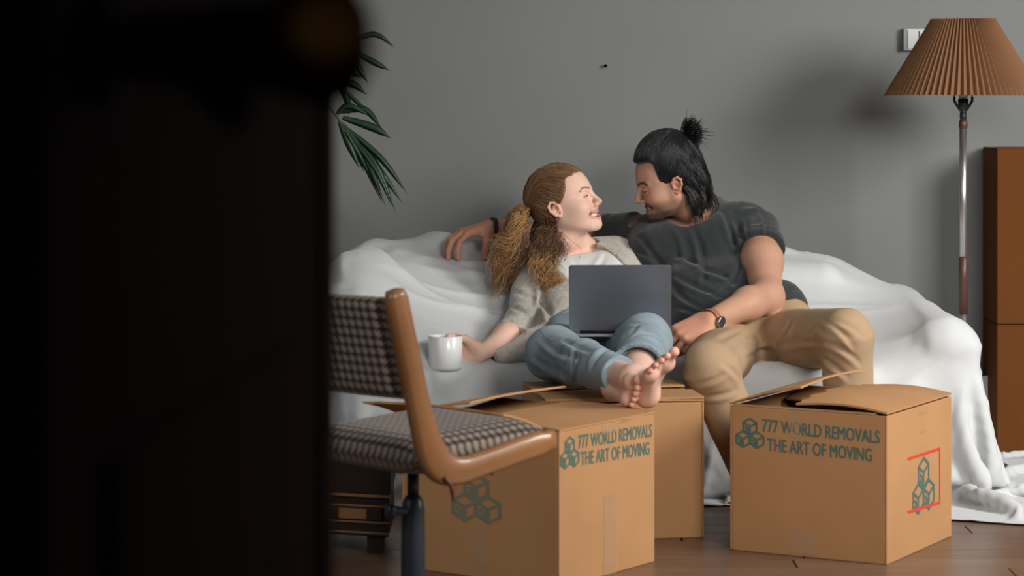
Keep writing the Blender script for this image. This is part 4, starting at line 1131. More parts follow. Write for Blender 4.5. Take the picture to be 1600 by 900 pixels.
# hem cut
hp_ = B(1165,506,7.38); hn = (B(1175,528,7.38)-B(1095,400,7.61)); hn[0] = -.02; hn /= np.linalg.norm(hn); hn32 = hn.astype(np.float32); hp32 = hp_.astype(np.float32)
hemf = lambda P: -((P-hp32)@hn32)+.010*(noise(P, 12)-.5)
sh._add(hemf, hp_, .6, .012, 's'); sh.ops[-1] = (hemf, hp_.astype(np.float32), 100, .012, 's')
def hit(fd, px, py, d0):                    # where the line of sight through a pixel meets the cloth
    px = np.asarray(px, float); py = np.asarray(py, float); d = np.full(len(px), float(d0))
    for _ in range(70):
        P = np.stack([(px-800)/F*d, d, CZ-(py-HZ)/F*d], 1); v = fd(P); d = d+np.clip(v*.8, -.01, .05)
    return P, np.abs(v) < .004
def folds(fd, seqs, w_=.010, amp=.006, d=None):
    base_ = fd.copy(); todo = []
    for s_ in seqs:
        (xa, ya, da), (xb, yb, db) = s_[:2]; a = s_[2] if len(s_) > 2 else 1; n_ = 7; t = np.linspace(0, 1, n_)
        nx_, ny_ = -(yb-ya), (xb-xa); ln = math.hypot(nx_, ny_); nx_, ny_ = nx_/ln, ny_/ln; bow = .10*ln*math.sin(xa*12.9+ya)
        for off, am in ((0, 1), (w_*F/7*1.45, -.9)):
            X = xa+(xb-xa)*t+nx_*(off+bow*np.sin(t*math.pi)); Y = ya+(yb-ya)*t+ny_*(off+bow*np.sin(t*math.pi))
            P, ok = hit(base_, X, Y, min(da, db)-.35); P = P[ok]
            if len(P) > 2 and np.abs(np.diff(P[:, 1])).max() < .08: todo.append((P, am*amp*a))
    for P, am in todo: fd.polycrease(P, w_, am)
folds(sh, [((1165,395,7.52),(1110,470,7.36)),((1175,410,7.50),(1140,475,7.36)),((1055,350,7.60),(1075,420,7.50)),((1085,360,7.6),(1100,440,7.48)),
 ((1000,370,7.66),(1060,455,7.42)),((985,385,7.7),(1050,430,7.50)),((1130,330,7.62),(1150,385,7.58)),((1150,345,7.60),(1165,390,7.58)),
 ((1050,450,7.40),(1110,485,7.35)),((1120,490,7.33),(1190,465,7.36)),((1195,470,7.38),(1240,450,7.42)),((1185,490,7.34),(1235,475,7.36)),((1060,480,7.38),(1100,500,7.34)),((1060,400,7.5),(1120,430,7.5),.8),((1090,420,7.5),(1150,445,7.5),.8),((1055,430,7.5),(1130,465,7.5),.9)], .009, .0085)
folds(sh, [((1185,325,7.62),(1198,380,7.56)),((1165,340,7.62),(1170,385,7.58),.6)], .006, .0035)
sh.fn(lambda P: .005*(noise(P*np.array([1,1,1.6],np.float32), 14)-.5)+.0022*(noise(P*np.array([2,1,1],np.float32), 40)-.5), (0,0,0), 100, 0, 'd')
V, Q = sh.mesh((.05,7.15,.3), (1.05,8.1,.95), .0045)
tee = mesh_obj('tee_shirt', V, Q, M['tee_dark'], man)
# chinos
pt_ = Field()
pt_.cone(B(1125,520,7.42), B(1225,512,7.42), .090, .094, k=.05)
for K, A_, hx, r in ((LK, LAn, B(1228,536,7.34), (.096,.070,.066,.062)), (RK, RAn, B(1140,546,7.34), (.094,.073,.066,.060))):
    pt_.cone(hx, K, r[0], r[1], k=.035); add_flat(pt_, K, A_+[0,0,.01], r[1], r[3], k=.03, cap0=False) if False else add_flat(pt_, K, A_+[0,0,.02], r[1], r[3], k=.03)
folds(pt_, [((1205,545,7.30),(1150,530,7.2)),((1208,548,7.30),(1165,560,7.1),.8),((1212,540,7.28),(1270,510,7.15)),((1214,548,7.26),(1285,535,7.1),.8),((1210,535,7.3),(1235,500,7.3),.8),
 ((1285,500,6.98),(1335,545,6.88)),((1290,535,6.95),(1345,570,6.89)),((1288,560,6.97),(1325,590,6.92)),((1300,500,6.93),(1350,525,6.90),.7),
 ((1130,570,6.85),(1160,600,6.88)),((1090,600,6.84),(1135,580,6.84),.8),((1100,620,6.86),(1150,610,6.87),.7),((1185,560,7.1),(1150,590,6.9),.9),((1160,520,7.25),(1120,535,7.0),.6),((1180,520,7.25),(1140,545,7.0),.6)], .0085, .0058)
pt_.fn(lambda P: .006*(noise(P*np.array([1,.7,1.2],np.float32), 16)-.5), (0,0,0), 100, 0, 'd')
V, Q = pt_.mesh((.35,6.7,.05), (1.1,7.65,.65), .0045)
pants = mesh_obj('trousers', V, Q, M['khaki'], man)
folds_ = None
# hair: cap, pulled back strands, half bun, loose lengths
hc = Field(); hc.ell((-.008,0,.054), (.099,.086,.106), k=.01).ell((-.030,0,.078), (.080,.074,.080), k=.03).ell((-.050,0,-.008), (.066,.078,.072), k=.03).cone((-.062,0,-.02), (-.078,0,-.085), .056, .046, k=.03)
hc.fn(lambda P: .004*(noise(P*np.array([1,1,1],np.float32), 45)-.5), (0,0,0), 100, 0, 'd')
hc.box((.14,0,-.11), (.098,.2,.198), rad=.012, k=.006, op='s').box((.082,0,-.21), (.100,.2,.215), rad=.01, k=.006, op='s')
hc.box((.03,0,-.135), (.047,.2,.10), rad=.02, k=.01, op='s')
V, Q = hc.mesh((-.17,-.12,-.18), (.13,.12,.19), .0028)
cap = mesh_obj('hair', ML((0,0,0))+(V*MS)@MR.T, Q, M['hair_black'], man)
rs = np.random.RandomState(5); lines = []; rad = []
tiep = np.array([-.100,-.004,.126])
def cap_proj(p, off=.001):
    for _ in range(3):
        d0 = hc(p); e = .003; G = np.stack([(hc(p+np.eye(3)[a]*e)-hc(p-np.eye(3)[a]*e)) for a in range(3)], 1); G /= np.linalg.norm(G, axis=1)[:, None]+1e-9
        p = p-G*(d0-off)[:, None]
    return p
for i in range(900):
    th = rs.uniform(-2.0, 2.0); k_ = i % 3
    if abs(th) < 1.0: st_ = np.array([.097*math.cos(th)*.9, .085*math.sin(th), .095+rs.uniform(0,.03)])
    else: st_ = np.array([.045-.085*(abs(th)-1), .084*np.sign(th), .06-.075*(abs(th)-1)+rs.uniform(-.02,.04)])
    if k_ == 0: st_ = st_*np.array([rs.uniform(.2,1),1,1])+np.array([0,0,.03*rs.rand()])
    t = np.linspace(0, 1, 14)[:, None]; L = st_*(1-t)+tiep*t; L = L+np.array([0,0,.03])*np.sin(math.pi*t); L[:, 1:] += rs.randn(2)*.006*np.sin(math.pi*t)
    lines.append(L); rad.append(np.linspace(.0012,.0010,14))
A_ = cap_proj(np.concatenate(lines), np.repeat(.0002+.0020*rs.rand(len(lines)), 14)).reshape(-1, 14, 3); A_[:, -1] = tiep+rs.randn(len(A_), 3)*.004; lines = list(A_)
n0 = len(lines)
for i in range(1500):                      # loose lengths behind the ear down to the collar, in clumps
    if i % 14 == 0: thc = rs.uniform(-1, 1); zc_ = rs.uniform(-.03,.11); lnc = rs.uniform(.09,.155); phc = rs.rand()*6; amc = rs.uniform(.004,.010); fl_ = rs.uniform(.3,1.6)
    th = thc+rs.randn()*.035; y = .078*math.sin(th*1.45); x = -.022-.088*math.cos(th*1.45)*rs.uniform(.86,1.03)
    z0 = zc_+rs.randn()*.008; st_ = np.array([x, y, z0]); ln = (lnc*rs.uniform(.85,1.1)+max(0, z0)*.75)*.9
    t = np.linspace(0, 1, 18)[:, None]; ph = phc+rs.randn()*.25
    L = st_+np.array([-.018*fl_, y*.12, 0])*np.sin(t*2.8)+np.array([.010-.03*(fl_-1),0,-1])*t*ln
    L = L+np.concatenate([amc*np.sin(t*8+ph), amc*np.cos(t*7+ph*2), 0*t], 1)*t
    lines.append(L); rad.append(np.linspace(.0012,.0005,18))
A_ = np.concatenate(lines[n0:]); m_ = np.nonzero(hc(A_) < .0008)[0]; A_[m_] = cap_proj(A_[m_], .0006+.002*rs.rand(len(m_))); lines[n0:] = list(A_.reshape(-1, 18, 3))
for i in range(520):                       # the little bun of folded lengths with loose ends
    d_ = rs.randn(3); d_ /= np.linalg.norm(d_); d_[0] = -abs(d_[0])*.9-.35; d_[2] = d_[2]*.8+.10; d_ /= np.linalg.norm(d_); rr = rs.uniform(.032,.064)
    e_ = np.cross(d_, rs.randn(3)); e_ /= np.linalg.norm(e_); t = np.linspace(0, 1, 14)[:, None]
    if i % 4: L = tiep+d_*rr*np.sin(t*math.pi*.93)+e_*rs.uniform(.008,.018)*(1-np.cos(t*math.pi))*.5*np.sign(rs.randn())
    else: L = tiep+d_*rr*1.25*t+e_*.012*t*t+np.array([-.012,0,-.022])*t*t*rs.uniform(-.8,1.6)
    lines.append(L); rad.append(np.linspace(.0014,.0005,14))
lines = [MC+(L*MS)@MR.T for L in lines]
hr = rng_lines('hair_strands', lines, rad, M['hair_black'], cap, n=3)
V, Q = tube_arrays([np.array([ML(tiep+np.array([.003+.006*math.cos(a),.011*math.cos(a),.011*math.sin(a)])) for a in np.linspace(0, 2*math.pi, 20)])], [.0032], 8)
mesh_obj('hair_tie', V, Q, M['leather'], cap)
# wristwatch and bead bracelet: things of their own
fa = (LWr-LEl); fa /= np.linalg.norm(fa); wc = LWr-fa*.012
wt = empty('wristwatch', "steel wristwatch on a tan leather strap, on the man's left wrist", 'watch', wc)
ring('strap', wc, fa, .0310, BAND(.017,.0022), M['leather'], wt)
wn_ = np.array([-.08,-.96,-.20]); wn_ -= fa*(wn_@fa); wn_ /= np.linalg.norm(wn_); wp = wc+wn_*.0325
MB().lathe([(.004,-.002),(.0165,-.002),(.0185,.001),(.0185,.006),(.0165,.0085),(.0155,.0085),(.0155,.007)], wp, 28, wn_, cap=True).build('watch_case', M['watch'], wt, smooth=True)
MB().lathe([(.001,.0074),(.0152,.0072)], wp, 28, wn_, cap=True).build('dial', M['dial'], wt)
sx = np.cross(wn_, fa)
for aa, ll in ((.6,.008),(2.4,.011)): MB().tube([wp+wn_*.0082, wp+wn_*.0082+(fa*math.cos(aa)+sx*math.sin(aa))*ll], .0006, 5).build('watch_hand', M['watch'], wt)
MB().lathe([(.0025,0),(.0025,.003)], wp+sx*.0183+wn_*.003, 10, sx).build('crown', M['watch'], wt)
fr_ = (RWr-REl); fr_ /= np.linalg.norm(fr_); bc = RWr-fr_*.014
br = empty('bead_bracelet', "black bead bracelet on the man's right wrist, on the sofa back", 'bracelet', bc)
a_ = np.cross(fr_, [0,0,1]); a_ /= np.linalg.norm(a_); b_ = np.cross(fr_, a_)
bead = None
for row in (-.0045, .0045):
    for i in range(24):
        th = 2*math.pi*(i+.5*(row > 0))/24; p = bc+fr_*row+(a_*math.cos(th)+b_*math.sin(th))*.0318
        if bead is None:
            mb = MB(); mb.lathe([(.001,-.0042),(.0030,-.003),(.0042,0),(.0030,.003),(.001,.0042)], (0,0,0), 10); bead = mb.build('bead', M['bead'], br, smooth=True, world=False)
            q_ = bead
        else: q_ = bead.copy(); COL.objects.link(q_); q_.parent = br
        q_.matrix_basis = Matrix.Translation(Vector(p-bc))

# ---------------------------------------------------------------- the woman
SK_W = (.76,.49,.385)
wom = empty('person', 'barefoot woman with curly reddish hair in a grey knit cardigan and washed jeans', 'person', (.22,7.35,0))
yaw, pit, rol = math.radians(22), math.radians(20), math.radians(-4)
f = np.array([math.cos(pit)*math.cos(yaw), -math.cos(pit)*math.sin(yaw), math.sin(pit)])
WR = frame_from(f, np.array([0., math.sin(rol), math.cos(rol)])); WS = .95
WC = B(868,328,7.56)-WR@(np.array([-.008,-.080,-.008])*WS)
def WL(p): return WC+WR@(np.array(p, float)*WS)
HW = head_field('woman')
sk = Field(); neckb = B(915,402,7.70)
sk.cone(B(845,410,7.70), B(978,408,7.72), .040, .040, k=.03).cone(B(880,440,7.63), B(950,436,7.64), .080, .080, k=.05)
sk.cone(B(900,500,7.46), B(945,500,7.46), .08, .08, k=.05).cone(B(895,545,7.32), B(960,548,7.32), .08, .08, k=.05)
sk.cone(WL((-.034,0,-.060)), neckb, .046, .050, k=.02).cone(neckb, B(960,403,7.71), .040, .036, k=.03).cone(neckb, B(870,404,7.70), .040, .036, k=.03)
RS2, RE2, RW2 = B(836,414,7.70), B(819,512,7.41), B(751,552,7.19)
sk.cone(RS2, RE2, .040, .036, k=.03).cone(RE2, RE2*.6+RW2*.4, .037, .036, k=.03).cone(RE2*.6+RW2*.4, RW2, .036, .0225, k=.03)
LS2, LE2, LW2 = B(985,412,7.71), B(1004,492,7.46), B(955,500,7.22)
sk.cone(LS2, LE2, .038, .034, k=.03).cone(LE2, LW2, .034, .0225, k=.03)
MUG = B(696,551,7.10)
hand(sk, RW2, (-.93,-.10,-.02), (-.10,1,.05), True, [(30,48,42),(32,50,42),(34,52,42),(36,54,40)], [(.62,.62,-.35),(.88,.28,-.35),(.9,.1,-.4)], .92, spread=.08)
hand(sk, LW2, (-.25,-.95,-.10), (.1,-.1,1), False, [(12,18,14)]*4, [(.7,.5,-.4),(.9,.2,-.3)], .90)
RK2 = B(862,552,6.82); LK2 = B(1008,531,6.87)
# left foot lies on its outer edge on top, right foot stands on its heel below
tu = np.array([.37,-.92,.06]); mu = np.array([.0,.08,1.]); HU = B(936,604,6.40)
fU = Field(); LA2, toesU, frU = foot(fU, HU, tu, (.9,.4,0), mu, .90, k=.008, curl=.5)
tl_ = np.array([.16,-.70,.70]); ml_ = np.array([.75,.30,.36]); HL = B(1018,642,6.285)+np.array([0,0,.002])
fL = Field(); RA2, toesL, frL = foot(fL, HL, tl_, (0,.6,.8), ml_, .90, k=.008); RA2 = RA2+[-.018,0,-.004]
fL.cone(B(890,546,7.30), RK2, .06, .042, k=.03).cone(RK2, RK2*.55+RA2*.45, .042, .044, k=.03).cone(RK2*.55+RA2*.45, RA2, .044, .031, k=.02)
fU.cone(B(965,556,7.30), LK2, .06, .044, k=.03).cone(LK2, LK2*.55+LA2*.45, .046, .051, k=.03).cone(LK2*.55+LA2*.45, LA2, .051, .032, k=.02)
for f_ in (fU, fL):
    for lo_ in (0,): sk.fn(f_, (.22,6.78,.42), .75, .003)
sk.fn(inhead(WC, WR, WS, HW), WC+WR@np.array([0,0,-.01]), .15, .012)
wcn = WC.copy()
def inW(c, e=0): q = (c-wcn)@WR; return (np.abs(q[:, 0]) < .15-e) & (np.abs(q[:, 1]) < .11-e) & (q[:, 2] > -.112+e)
fc = (HU+HL)/2+[.02,-.06,.03]
def zone2(c, e=0): return (np.linalg.norm(c-RW2-[-.07,0,0], axis=1) < .12-e) | (np.linalg.norm(c-fc, axis=1) < .23-e)
A1 = sk.mesh((-.3,6.0,.25), (.6,8.0,1.0), .0052, keep=lambda c: ~inW(c, .007) & ~zone2(c, .007))
A2 = sk.mesh(wcn-.15, wcn+.15, .002, keep=inW)
A3 = sk.mesh(RW2+[-.2,-.12,-.12], RW2+[.08,.12,.12], .0023, keep=zone2)
A4 = sk.mesh(fc-.24, fc+.24, .0028, keep=zone2)
V, Q = join([A1, A2, A3, A4])
lp_ = ((V-WC)@WR)/WS; inh = (np.abs(lp_) < .15).all(1) & (lp_[:, 2] > -.12)
colr = np.tile(np.array(SK_W), (len(V), 1)); colr[inh] = head_colour(lp_[inh], 'woman', SK_W)
zf = zone2(V); red = np.array([.82,.39,.30])
wr = np.zeros(len(V))
for tps in (toesU, toesL):
    for tp in tps: wr = np.maximum(wr, np.exp(-((V-tp)**2).sum(1)/.017**2))
for Hh, fr3 in ((HU, frU), (HL, frL)):
    wr = np.maximum(wr, .7*np.exp(-((V-(Hh+fr3[0]*.012+fr3[2]*.012))**2).sum(1)/.03**2)); wr = np.maximum(wr, .5*np.exp(-((V-(Hh+fr3[0]*.16+fr3[2]*.0))**2).sum(1)/.035**2))
wr = np.maximum(wr, .5*(np.linalg.norm(V-RW2-[-.09,0,0], axis=1) < .07)*noise(V, 40))
colr = colr*(1-wr[:, None]*.75)+red*wr[:, None]*.75
mesh_obj('body', V, Q, M['skin'], wom, True, col=colr)
face_bits(wom, WC, WR, WS, (.08,.10,.06), .0080)

# white tee
tw = Field()
tw.cone(B(850,413,7.70), B(975,411,7.72), .046, .046, k=.03).cone(B(876,440,7.62), B(955,436,7.63), .090, .090, k=.06)
tw.ell(B(885,450,7.55), (.05,.05,.05), k=.05).ell(B(950,448,7.56), (.05,.05,.05), k=.05)
tw.cone(B(895,505,7.45), B(950,505,7.45), .092, .092, k=.06).cone(B(880,412,7.69), B(950,408,7.70), .052, .052, k=.04)
add_flat(tw, WL((-.040,0,-.10)), neckb+np.array([.006,-.035,.010]), .060, .062, k=.01, op='s')
folds(tw, [((895,405,7.62),(920,450,7.54)),((945,400,7.62),(920,430,7.55)),((930,430,7.54),(960,440,7.54),.7)], .008, .004)
V, Q = tw.mesh((.0,7.3,.4), (.45,7.9,.75), .0045); mesh_obj('tee_shirt', V, Q, M['tee_white'], wom)
# cardigan
cg = Field()
cg.cone(B(846,414,7.70), B(984,410,7.72), .058, .056, k=.03).cone(B(868,440,7.63), B(962,438,7.64), .105, .104, k=.06)
cg.cone(B(885,500,7.48), B(950,505,7.47), .106, .105, k=.06).cone(B(880,408,7.71), B(958,403,7.71), .062, .060, k=.04)
cg.ell(B(865,452,7.56), (.055,.05,.06), k=.05)
dn = np.array([0,-.93,.36])
def wedge(px):
    """half-spaces through two pixel/depth points and the chest direction; keep positive side"""
    out = []
    for (p, q, s_) in px:
        p = B(*p); q = B(*q); n_ = np.cross(q-p, dn); n_ /= np.linalg.norm(n_); out.append((p.astype(np.float32), (n_*s_).astype(np.float32)))
    return out
ws = wedge([((868,392,7.58),(922,520,7.42),-1),((930,372,7.6),(992,430,7.55),1)])
ref = B(925,440,7.5)
ws = [(p, n_ if (ref-p)@n_ < 0 else -n_) for p, n_ in ws]; dep = B(915,450,7.66).astype(np.float32); dn32 = -(dn/np.linalg.norm(dn)).astype(np.float32)
cg._add(lambda P: np.maximum.reduce([(P-p)@n_ for p, n_ in ws]+[(P-dep)@dn32]), np.zeros(3, np.float32), 100, .012, 's')
cg.ops[-1] = (cg.ops[-1][0], np.zeros(3, np.float32), 100, .012, 's')
# neck hole
add_flat(cg, WL((-.040,0,-.10)), neckb+np.array([.0,-.02,-.01]), .062, .068, k=.01, op='s')
cg.cone(RS2, RE2+[.0,0,.005], .054, .056, k=.03)
fwd = (RW2-RE2); fwd /= np.linalg.norm(fwd); cuff = RE2+fwd*.085
add_flat(cg, RE2, cuff, .057, .047, k=.03); add_flat(cg, cuff-fwd*.022, cuff+fwd*.002, .0485, .0475, k=.006)
cg.cone(LS2, LE2, .050, .048, k=.03); add_flat(cg, LE2, LE2*.3+LW2*.7, .048, .04, k=.02)
cg.chain([B(893,470,7.46), B(872,515,7.36), B(835,543,7.26), B(786,557,7.22)], [.045,.052,.042,.026], k=.035)
cg.chain([B(868,400,7.62), B(884,450,7.50), B(906,505,7.40)], [.012,.013,.012], k=.012)   # knitted edge bands
cg.chain([B(938,386,7.64), B(965,402,7.62), B(992,425,7.58)], [.012,.013,.012], k=.012)
folds(cg, [((780,472,7.40),(820,488,7.36),1.3),((775,492,7.38),(828,512,7.33),1.3),((772,512,7.33),(815,528,7.29),1.2),((800,455,7.48),(838,470,7.44),.8),
 ((845,470,7.5),(860,500,7.42),1.2),((838,410,7.6),(845,480,7.46),1.3),((860,495,7.38),(900,470,7.42),.9),((840,530,7.25),(890,500,7.34),.8),((815,545,7.24),(870,525,7.28),.7)], .009, .0105)
cg.fn(lambda P: .006*(noise(P*np.array([1,1,1.5],np.float32), 18)-.5)+.0018*(noise(P*np.array([1,1,2.2],np.float32), 170)-.5), (0,0,0), 100, 0, 'd')
V, Q = cg.mesh((-.12,7.1,.33), (.5,7.95,.78), .0036)
mesh_obj('cardigan', V, Q, M['knit'], wom)
# jeans
LID0 = B(969,518,6.99)                     # middle of the laptop hinge
jn = Field()
jn.cone(B(890,540,7.34), B(965,545,7.34), .098, .094, k=.05).cone(B(893,520,7.43), B(952,522,7.43), .088, .088, k=.05)
rh = RK2*.13+RA2*.87; lh = LK2*.36+LA2*.64
jn.cone(B(885,548,7.28), RK2, .084, .066, k=.03); jn.cone(RK2, RK2*.6+RA2*.4, .066, .060, k=.03); add_flat(jn, RK2*.6+RA2*.4, rh, .060, .046, k=.02)
jn.cone(B(965,552,7.28), LK2, .084, .066, k=.03); add_flat(jn, LK2, lh, .068, .069, k=.03)
lax = (LA2-LK2)/np.linalg.norm(LA2-LK2)
add_flat(jn, lh-lax*.03, lh+lax*.05, .0595, .0595, k=.003, op='s')       # hollow hem round the left calf
folds(jn, [((845,530,6.98),(905,560,6.80)),((900,545,6.85),(890,590,6.72)),((905,560,6.8),(900,600,6.66),1.2),((870,575,6.78),(900,610,6.62)),((930,555,6.95),(960,535,6.9)),
 ((985,505,6.9),(1025,512,6.83),.7),((975,525,6.85),(1000,505,6.84),.6),((950,545,6.9),(925,575,6.7),1.2),((860,520,7.1),(935,535,7.0),.7),((835,560,6.9),(880,585,6.8)),((880,530,6.9),(925,550,6.8)),((1000,520,6.85),(1035,530,6.8))], .008, .0085)
jn.fn(lambda P: .006*(noise(P, 18)-.5), (0,0,0), 100, 0, 'd')
V, Q = jn.mesh((.0,6.3,.25), (.5,7.65,.65), .0042)
jeans = mesh_obj('jeans', V, Q, M['denim'], wom)
def on_field(fd, pts, off=.0008):
    p = np.array(pts, np.float64)
    for _ in range(5):
        d0 = fd(p); e = .002; G = np.stack([(fd(p+np.eye(3)[a]*e)-fd(p-np.eye(3)[a]*e)) for a in range(3)], 1); G /= np.linalg.norm(G, axis=1)[:, None]+1e-9
        p = p-G*(d0-off)[:, None]
    return p
def dashes(P, name, m, par, r=.0009, nd=2):
    L = []; 
    for i in range(0, len(P)-nd, nd+1): L.append(P[i:i+nd+1])
    return rng_lines(name, L, [r]*len(L), m, par, n=4)
sl = smooth_line([B(826,538,6.95), B(850,541,6.85), B(875,552,6.74), B(900,568,6.66), B(914,590,6.58), B(922,604,6.5)], 120)
dashes(on_field(jn, sl), 'seam_stitching', M['stitch'], jeans)
# frayed tear above the left knee and frayed hems
rs = np.random.RandomState(8); L = []
for i in range(70):
    c = B(944+rs.randn()*9, 548+rs.randn()*5, 6.86); p = on_field(jn, [c])[0]; d_ = rs.randn(3)*.010; d_[0] += .004; t = np.linspace(0, 1, 6)[:, None]
    L.append(p+d_*t+np.array([0,-.008,.004])*np.sin(t*3)*rs.rand())
e1 = np.cross(lax, [0,0,1]); e1 /= np.linalg.norm(e1); e2 = np.cross(lax, e1)
for i in range(160):
    th = rs.rand()*6.28; p = lh+(e1*math.cos(th)+e2*math.sin(th))*.0665; t = np.linspace(0, 1, 4)[:, None]; L.append(p+(lax*.006+rs.randn(3)*.003)*t)
rng_lines('frayed_threads', L, [.0006]*len(L), M['stitch'], jeans, n=3)

# hair
hc = Field(); hc.ell((-.016,0,.041), (.105,.084,.089), k=.01).ell((-.050,0,-.005), (.060,.070,.065), k=.03)
hc.box((.150,0,-.09), (.100,.2,.168), rad=.015, k=.008, op='s').box((.088,0,-.21), (.100,.2,.205), rad=.01, k=.008, op='s').box((.03,0,-.15), (.047,.2,.11), rad=.02, k=.01, op='s')
V, Q = hc.mesh((-.15,-.12,-.13), (.13,.12,.16), .0028)
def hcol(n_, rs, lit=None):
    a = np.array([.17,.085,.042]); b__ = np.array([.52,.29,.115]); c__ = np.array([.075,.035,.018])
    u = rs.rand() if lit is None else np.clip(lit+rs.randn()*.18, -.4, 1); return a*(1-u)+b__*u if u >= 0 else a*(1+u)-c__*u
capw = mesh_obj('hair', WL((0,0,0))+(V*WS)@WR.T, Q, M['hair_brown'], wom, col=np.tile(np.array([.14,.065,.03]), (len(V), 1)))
rs = np.random.RandomState(11); lines = []; rad = []; cols = []
tiep = np.array([-.112,-.030,.012])
C0_ = []
for i in range(900):
    th = rs.uniform(-2.35, 2.35)
    if abs(th) < 1.0: st_ = np.array([.096*math.cos(th)*.92, .084*math.sin(th), .078+rs.uniform(-.006,.03)])
    else: st_ = np.array([.050-.062*(abs(th)-1), .080*np.sign(th), .062-.080*(abs(th)-1)+rs.uniform(-.010,.02)])
    t = np.linspace(0, 1, 16)[:, None]; L = st_*(1-t)+tiep*t; L = L+np.array([0,0,.035])*np.sin(math.pi*t); C0_.append(L)
C0_ = cap_proj(np.concatenate(C0_), np.repeat(.0008+.004*rs.rand(900)**2, 16)).reshape(-1, 16, 3)
for L in C0_:
    t = np.linspace(0, 1, 16)[:, None]; ph = rs.rand()*6; am = .0022; L = L+np.concatenate([0*t, am*np.sin(t*22+ph), am*np.cos(t*19+ph)], 1)*np.sin(math.pi*t)
    lines.append(WC+(L*WS)@WR.T); rad.append(np.full(16, .0010)); cols.append(hcol(1, rs, .02+.25*rs.rand()))
def curl(path, amp, turns, rs, n=40, r0=.00105, spreadv=.012, lit=.5, g=1.0):
    n_o = n; lf_ = rs.uniform(.62, 1.0) if rs.rand() < .7 else rs.uniform(1, 1.12); P_ = smooth_line(path, n*3); i_ = np.clip((np.linspace(0, 1, n)*lf_*(n*3-1)), 0, n*3-1).astype(int); P = P_[i_]+np.outer(np.maximum(0, np.linspace(0, 1, n)*lf_-1)*.12, [0,0,-1])+np.outer(np.arange(n), [0,0,-1e-6]); T = np.gradient(P, axis=0); T /= np.linalg.norm(T, axis=1)[:, None]; a1 = np.cross(T, [.2,.9,.3]); a1 /= np.linalg.norm(a1, axis=1)[:, None]; a2 = np.cross(T, a1)
    t = np.linspace(0, 1, n)[:, None]; K = curl.k
    if K['i'] % 9 == 0: K['v'] = (rs.rand()*6.3, rs.uniform(.7,1.3), rs.randn()*spreadv, rs.randn()*spreadv, rs.uniform(.6,1.3), rs.randn()*.22)
    K['i'] += 1; ph0, t0_, s1, s2, am_, dl = K['v']; ph = ph0+rs.randn()*.14; tt = turns*t0_*6.283*(1+rs.randn()*.02); s1 = s1+rs.randn()*.0014; s2 = s2+rs.randn()*.0014; lit = lit+dl
    env = np.sin(np.clip(t*1.15, 0, 1)*math.pi*.5)**.7; A = amp*am_*rs.uniform(.85,1.12)*(.35+.65*t)
    L = P+(a1*(np.cos(t*tt+ph)*A+s1*env)+a2*(np.sin(t*tt+ph)*A+s2*env))
    lines.append(L); rad.append(np.linspace(r0, r0*.45, n)); cols.append(hcol(1, rs, lit))
curl.k = {'i': 0, 'v': None}
tw_ = WL(tiep)
for i in range(760):                       # the ponytail falling behind the shoulder
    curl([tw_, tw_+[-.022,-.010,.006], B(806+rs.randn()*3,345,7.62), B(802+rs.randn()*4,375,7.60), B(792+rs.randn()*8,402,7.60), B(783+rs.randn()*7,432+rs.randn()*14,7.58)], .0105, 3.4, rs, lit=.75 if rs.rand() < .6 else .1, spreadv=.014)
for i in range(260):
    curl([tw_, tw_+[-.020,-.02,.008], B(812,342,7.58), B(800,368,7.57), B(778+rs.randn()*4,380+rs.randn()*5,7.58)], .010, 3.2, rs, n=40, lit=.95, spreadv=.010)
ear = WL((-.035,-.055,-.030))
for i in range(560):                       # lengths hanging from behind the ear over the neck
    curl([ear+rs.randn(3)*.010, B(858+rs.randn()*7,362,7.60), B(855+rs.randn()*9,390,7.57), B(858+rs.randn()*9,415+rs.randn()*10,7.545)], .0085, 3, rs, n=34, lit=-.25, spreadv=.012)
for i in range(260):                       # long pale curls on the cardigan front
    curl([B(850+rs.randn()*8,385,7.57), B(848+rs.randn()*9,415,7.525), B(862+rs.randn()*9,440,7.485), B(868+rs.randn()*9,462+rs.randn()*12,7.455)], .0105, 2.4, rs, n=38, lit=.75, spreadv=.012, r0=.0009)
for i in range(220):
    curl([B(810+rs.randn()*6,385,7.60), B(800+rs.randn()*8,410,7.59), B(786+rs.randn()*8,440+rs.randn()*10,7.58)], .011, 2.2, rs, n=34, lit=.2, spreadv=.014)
rng_lines('hair_curls', lines, rad, M['hair_brown'], capw, col=cols, n=3)
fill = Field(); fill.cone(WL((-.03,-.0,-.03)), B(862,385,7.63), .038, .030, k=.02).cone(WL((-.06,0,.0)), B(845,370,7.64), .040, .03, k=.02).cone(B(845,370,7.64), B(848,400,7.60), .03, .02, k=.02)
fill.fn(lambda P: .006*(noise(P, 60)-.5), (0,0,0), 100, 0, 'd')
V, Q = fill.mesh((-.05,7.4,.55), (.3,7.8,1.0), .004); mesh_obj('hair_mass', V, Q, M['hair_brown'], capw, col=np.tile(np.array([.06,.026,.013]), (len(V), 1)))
V, Q = tube_arrays([np.array([tw_+np.array([.003*math.sin(a),.014*math.cos(a),.014*math.sin(a)])+[0,0,.002] for a in np.linspace(0, 2*math.pi, 22)])], [.0045], 8)
mesh_obj('hair_tie', V, Q, M['tie'], capw)

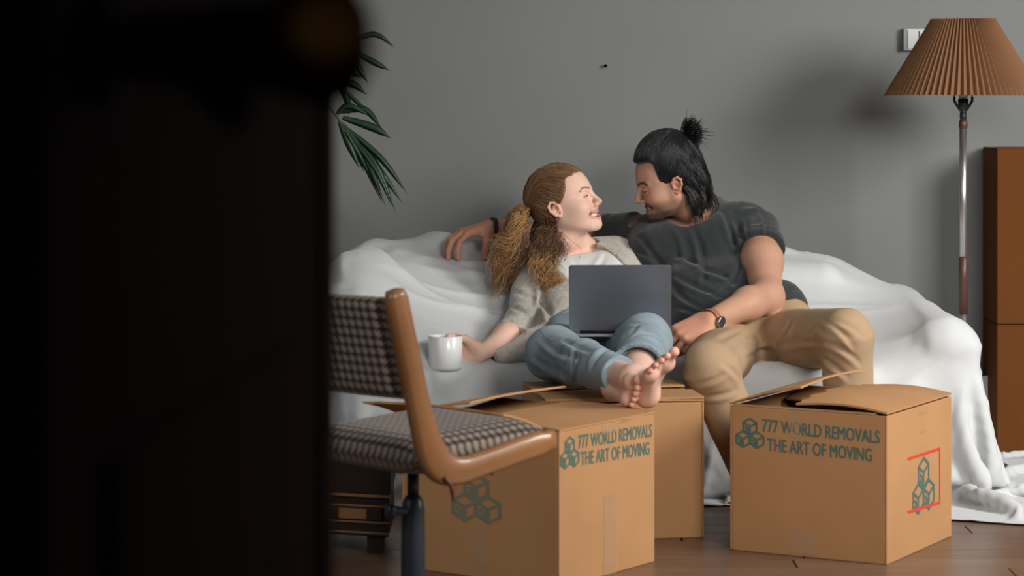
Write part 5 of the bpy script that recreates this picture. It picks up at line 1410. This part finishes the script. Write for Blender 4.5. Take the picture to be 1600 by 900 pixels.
# ---------------------------------------------------------------- laptop and mug
lw, lhh = .279, .188; lc = LID0; udir = np.array([1,-.035,.004]); udir /= np.linalg.norm(udir)
vdir = np.array([0,-.22,.975]); vdir -= udir*(vdir@udir); vdir /= np.linalg.norm(vdir); bd = np.array([0,.96,-.28]); bd -= udir*(bd@udir); bd /= np.linalg.norm(bd)
lap = empty('laptop', "open grey laptop on the woman's lap, back of the screen towards us", 'laptop', lc)
def slab(name, o, u, v, w_, hgt, th, m, par, rad=.009):
    n_ = np.cross(u, v); n_ /= np.linalg.norm(n_); mb = MB(); pts = []
    for cx, cy, a0 in ((w_/2-rad, rad, -90), (w_/2-rad, hgt-rad, 0), (-w_/2+rad, hgt-rad, 90), (-w_/2+rad, rad, 180)):
        for k_ in range(6): a = math.radians(a0+k_*18); pts.append((cx+rad*math.cos(a), cy+rad*math.sin(a)))
    V = [o+u*x+v*y for x, y in pts]+[o+u*x+v*y+n_*th for x, y in pts]; N_ = len(pts)
    mb.add(V, [tuple(range(N_))[::-1], tuple(range(N_, 2*N_))]+[(i, (i+1) % N_, N_+(i+1) % N_, N_+i) for i in range(N_)])
    return mb.build(name, m, par, bevel=.0008)
lid = slab('screen_lid', lc, udir, vdir, lw, lhh, -.005 if np.cross(udir, vdir)[1] < 0 else .005, M['laptop'], lap)
nl = np.cross(udir, vdir); nl *= (1 if nl[1] > 0 else -1)
slab('display', lc+vdir*.008+nl*.0055, udir, vdir, lw-.012, lhh-.014, .0005, M['keys'], lap, .004)
base = slab('keyboard_base', lc-np.array([0,0,.002])+bd*.006, udir, bd, lw, .195, -.011, M['laptop'], lap)
MB().tube([lc-udir*.11+bd*.002, lc+udir*.11+bd*.002], .0045, 8).build('hinge', M['keys'], lap, smooth=True)
nb = np.cross(udir, bd); nb *= (1 if nb[2] > 0 else -1); kb = None
for rr_ in range(5):
    for cc_ in range(12):
        o_ = lc+bd*(.030+rr_*.019)+udir*(-.120+cc_*.0205)+nb*.0006
        if kb is None:
            mb = MB(); mb.hexa([tuple(v) for v in (0*bd, udir*.017, udir*.017+bd*.0155, bd*.0155)]+[tuple(v+nb*.0014) for v in (0*bd, udir*.017, udir*.017+bd*.0155, bd*.0155)])
            kb = mb.build('key', M['keys'], lap, world=False); q_ = kb
        else: q_ = kb.copy(); COL.objects.link(q_); q_.parent = lap
        q_.location = Vector(o_-lc)
slab('trackpad', lc+bd*.132+nb*.0002, udir, bd, .10, .055, .0006, M['laptop'], lap, .004)
mug = empty('mug', "white ceramic mug held in the woman's right hand", 'mug', MUG-np.array([0,0,.048]))
c = MUG-np.array([0,0,.048])
MB().lathe([(.038,0),(.043,.002),(.0465,.010),(.0475,.094),(.0462,.0955),(.0448,.094),(.0438,.014),(.020,.008),(.001,.008)], c, 44, cap=True).build('cup', M['ceramic'], mug, smooth=True)
hp2 = [c+np.array(p) for p in ((.014,.042,.078),(.020,.062,.080),(.025,.076,.060),(.023,.070,.032),(.014,.042,.022))]
MB().tube(smooth_line(hp2, 22), .0052, 8).build('handle', M['ceramic'], mug, smooth=True)
MB().lathe([(.001,.070),(.0440,.070)], c, 40, cap=True).build('coffee', M['chest'], mug)
